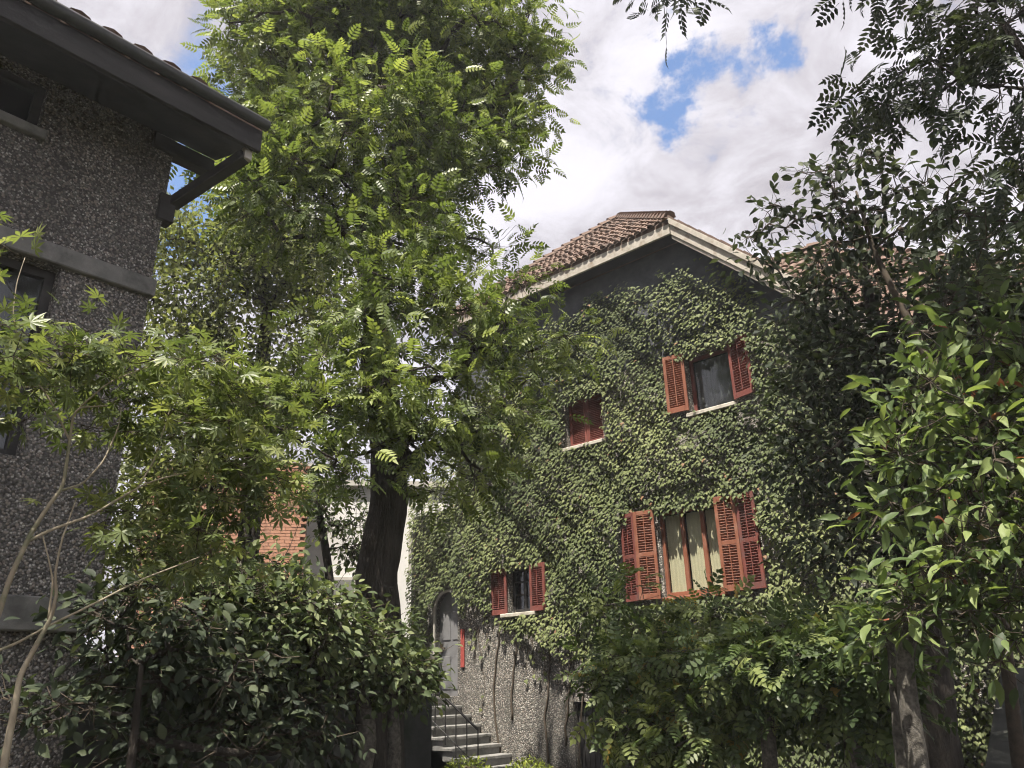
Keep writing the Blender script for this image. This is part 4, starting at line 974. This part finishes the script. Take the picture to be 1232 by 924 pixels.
# big leaved tree at the right
BD = 6.6; bb0 = at(1108, 960, BD); bb0[2] = 0
tree('large_leaved_tree', 'large leaved glossy tree with mottled trunk at right edge', 'tree', bb0, [bb0, at(1103, 910, BD), at(1092, 840, BD), at(1088, 790, BD), at(1110, 700, BD), at(1150, 600, BD), at(1180, 500, BD), at(1200, 400, BD)], [.075, .072, .066, .06, .052, .042, .03, .016],
     [blob(1150, 480, BD, 75, 50), blob(1145, 560, BD, 80, 55), blob(1180, 400, BD, 60, 45), blob(1105, 640, BD - .1, 45, 45), blob(1170, 650, BD - .3, 70, 55), blob(1110, 720, BD - .2, 55, 50), blob(1190, 730, BD - .4, 50, 50), blob(1210, 560, BD - .2, 60, 80), blob(1260, 480, BD, 60, 100), blob(1260, 660, BD, 60, 100), blob(1160, 355, BD + .2, 40, 25)],
     185, 12, .27, 51, 'longoval', M['leaf_big'], M['bark_mottled'], (.11, .21), 300, .35, .7, .005, .3, twig=.7, tmin=.5, tintb=.03)
b2 = at(1080, 960, BD + .3); b2[2] = 0
tree('thin_tree', 'thin mottled trunk just left of the large leaved tree trunk', 'tree', b2, [b2, at(1082, 880, BD + .3), at(1076, 800, BD + .3), at(1068, 750, BD + .3)], [.055, .05, .045, .02], [blob(1070, 760, BD + .4, 40, 30), blob(1050, 800, BD + .6, 35, 30)], 18, 9, .22, 52, 'longoval', M['leaf_big'], M['bark_mottled'], (.13, .2), 40, .4, .7, .006, .3, tintb=-.1)

# dark tree in front of the right end of the house
DD = 9.6; db = at(1130, 940, DD); db[2] = 0
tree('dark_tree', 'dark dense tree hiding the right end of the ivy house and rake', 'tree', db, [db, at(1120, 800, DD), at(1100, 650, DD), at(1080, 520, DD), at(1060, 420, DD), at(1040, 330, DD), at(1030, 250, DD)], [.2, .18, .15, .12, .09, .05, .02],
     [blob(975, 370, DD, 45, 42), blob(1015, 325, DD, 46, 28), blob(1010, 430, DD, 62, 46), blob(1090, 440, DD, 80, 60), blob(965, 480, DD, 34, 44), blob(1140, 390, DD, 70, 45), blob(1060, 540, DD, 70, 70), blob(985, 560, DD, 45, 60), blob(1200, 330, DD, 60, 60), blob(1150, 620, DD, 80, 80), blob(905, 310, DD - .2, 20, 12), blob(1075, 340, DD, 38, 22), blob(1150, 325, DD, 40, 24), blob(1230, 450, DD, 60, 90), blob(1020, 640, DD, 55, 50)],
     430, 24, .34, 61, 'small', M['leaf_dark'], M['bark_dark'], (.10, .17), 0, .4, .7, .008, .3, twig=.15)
db2 = at(1215, 930, 8.6); db2[2] = 0
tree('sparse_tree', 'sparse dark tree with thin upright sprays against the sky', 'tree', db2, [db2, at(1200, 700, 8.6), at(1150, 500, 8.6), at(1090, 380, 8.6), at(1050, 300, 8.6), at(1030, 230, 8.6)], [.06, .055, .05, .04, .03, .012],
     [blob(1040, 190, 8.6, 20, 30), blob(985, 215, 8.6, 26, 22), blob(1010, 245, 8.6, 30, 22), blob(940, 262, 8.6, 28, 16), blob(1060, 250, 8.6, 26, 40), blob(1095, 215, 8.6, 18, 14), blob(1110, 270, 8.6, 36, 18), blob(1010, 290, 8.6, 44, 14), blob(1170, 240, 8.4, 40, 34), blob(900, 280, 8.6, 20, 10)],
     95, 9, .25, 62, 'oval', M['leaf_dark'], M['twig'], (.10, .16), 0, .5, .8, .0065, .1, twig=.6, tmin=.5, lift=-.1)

# overhanging tree: its boughs enter at the top right and spread over the camera
OD = 6.2; ob = np.array([2.6, 4.6, 0.0])
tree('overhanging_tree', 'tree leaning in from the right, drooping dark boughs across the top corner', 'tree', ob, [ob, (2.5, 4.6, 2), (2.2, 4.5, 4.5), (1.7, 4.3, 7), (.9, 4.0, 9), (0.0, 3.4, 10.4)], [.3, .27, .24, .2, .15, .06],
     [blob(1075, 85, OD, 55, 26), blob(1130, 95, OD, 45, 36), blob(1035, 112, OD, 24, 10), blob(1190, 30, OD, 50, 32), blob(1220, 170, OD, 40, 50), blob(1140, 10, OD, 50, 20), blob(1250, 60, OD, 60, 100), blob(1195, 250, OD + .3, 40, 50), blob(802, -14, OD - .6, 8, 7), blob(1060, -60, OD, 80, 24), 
      blob3((-2.3, 4.7, 10.6), (1.9, 1.2, .7)), blob3((-3.2, 4.2, 11.0), (1.2, 1.0, .6)), blob3((-.2, 5.2, 10.2), (1.0, 1.0, .6)), blob3((0.9, 5.8, 9.6), (1.4, 1.4, .9)), blob3((2.6, 5.4, 9.0), (1.8, 1.8, 1.3)), blob3((0.4, 6.1, 9.3), (1.4, 1.2, .6))],  # unseen crown clumps above the view, added to shade shrubs and steps
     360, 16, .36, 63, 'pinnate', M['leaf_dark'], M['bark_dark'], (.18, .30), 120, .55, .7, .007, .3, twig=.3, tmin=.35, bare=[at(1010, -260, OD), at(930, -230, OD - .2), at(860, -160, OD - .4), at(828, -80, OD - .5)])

# clipped round hedges in the foreground
for i, (x, D, lab) in enumerate(((562, 8.2, 'left one of two clipped yellow green hedge domes at bottom edge'), (634, 8.3, 'right one of two clipped yellow green hedge domes at bottom edge'))):
    tp = at(x, 911 + i * 2, D); r = .50; ht = tp[2]
    h_ = thing('clipped_hedge', (tp[0], tp[1], 0), lab, 'hedge', 'clipped hedge domes'); rg_ = RNG(70 + i)
    d = unit(rg_.normal(size=(2600, 3))); d[:, 2] = np.abs(d[:, 2]); pos = d * np.array([r, r, ht]) * rg_.uniform(.93, 1.02, (2600, 1)) + (tp[0], tp[1], 0)
    cm = MB(); 
    ring_ = [[(tp[0] + .92 * r * math.cos(a_) * math.cos(e_), tp[1] + .92 * r * math.sin(a_) * math.cos(e_), .92 * ht * math.sin(e_)) for a_ in np.linspace(0, 2 * math.pi, 20, endpoint=False)] for e_ in np.linspace(0, 1.5, 8)]
    cm.v = [p for rr in ring_ for p in rr]; cm.f = [(j * 20 + k, j * 20 + (k + 1) % 20, (j + 1) * 20 + (k + 1) % 20, (j + 1) * 20 + k) for j in range(7) for k in range(20)]; cm.build('branches', M['twig'], h_, fix=False)
    foliage(h_, pos, frames(d * .4 + rg_.normal(size=d.shape) * .6, d), rg_.uniform(.03, .05, 2600), 'small', M['leaf_box'], rg_.random(2600), 0, 'foliage')

# ================================================================== air
hz_ = MB(); hz_.box((-60, -40, -1.0), (60, 60, 16.0))
hv = bpy.data.materials.new('thin_haze'); hv.use_nodes = True; hn = hv.node_tree; hn.nodes.clear()
vo = hn.nodes.new('ShaderNodeOutputMaterial'); vp = hn.nodes.new('ShaderNodeVolumePrincipled')
vp.inputs['Color'].default_value = (0.92, 0.95, 1.0, 1); vp.inputs['Density'].default_value = HAZE; vp.inputs['Anisotropy'].default_value = 0.3
hn.links.new(vp.outputs[0], vo.inputs['Volume'])
tag(hz_.build('haze', hv), kind='stuff')
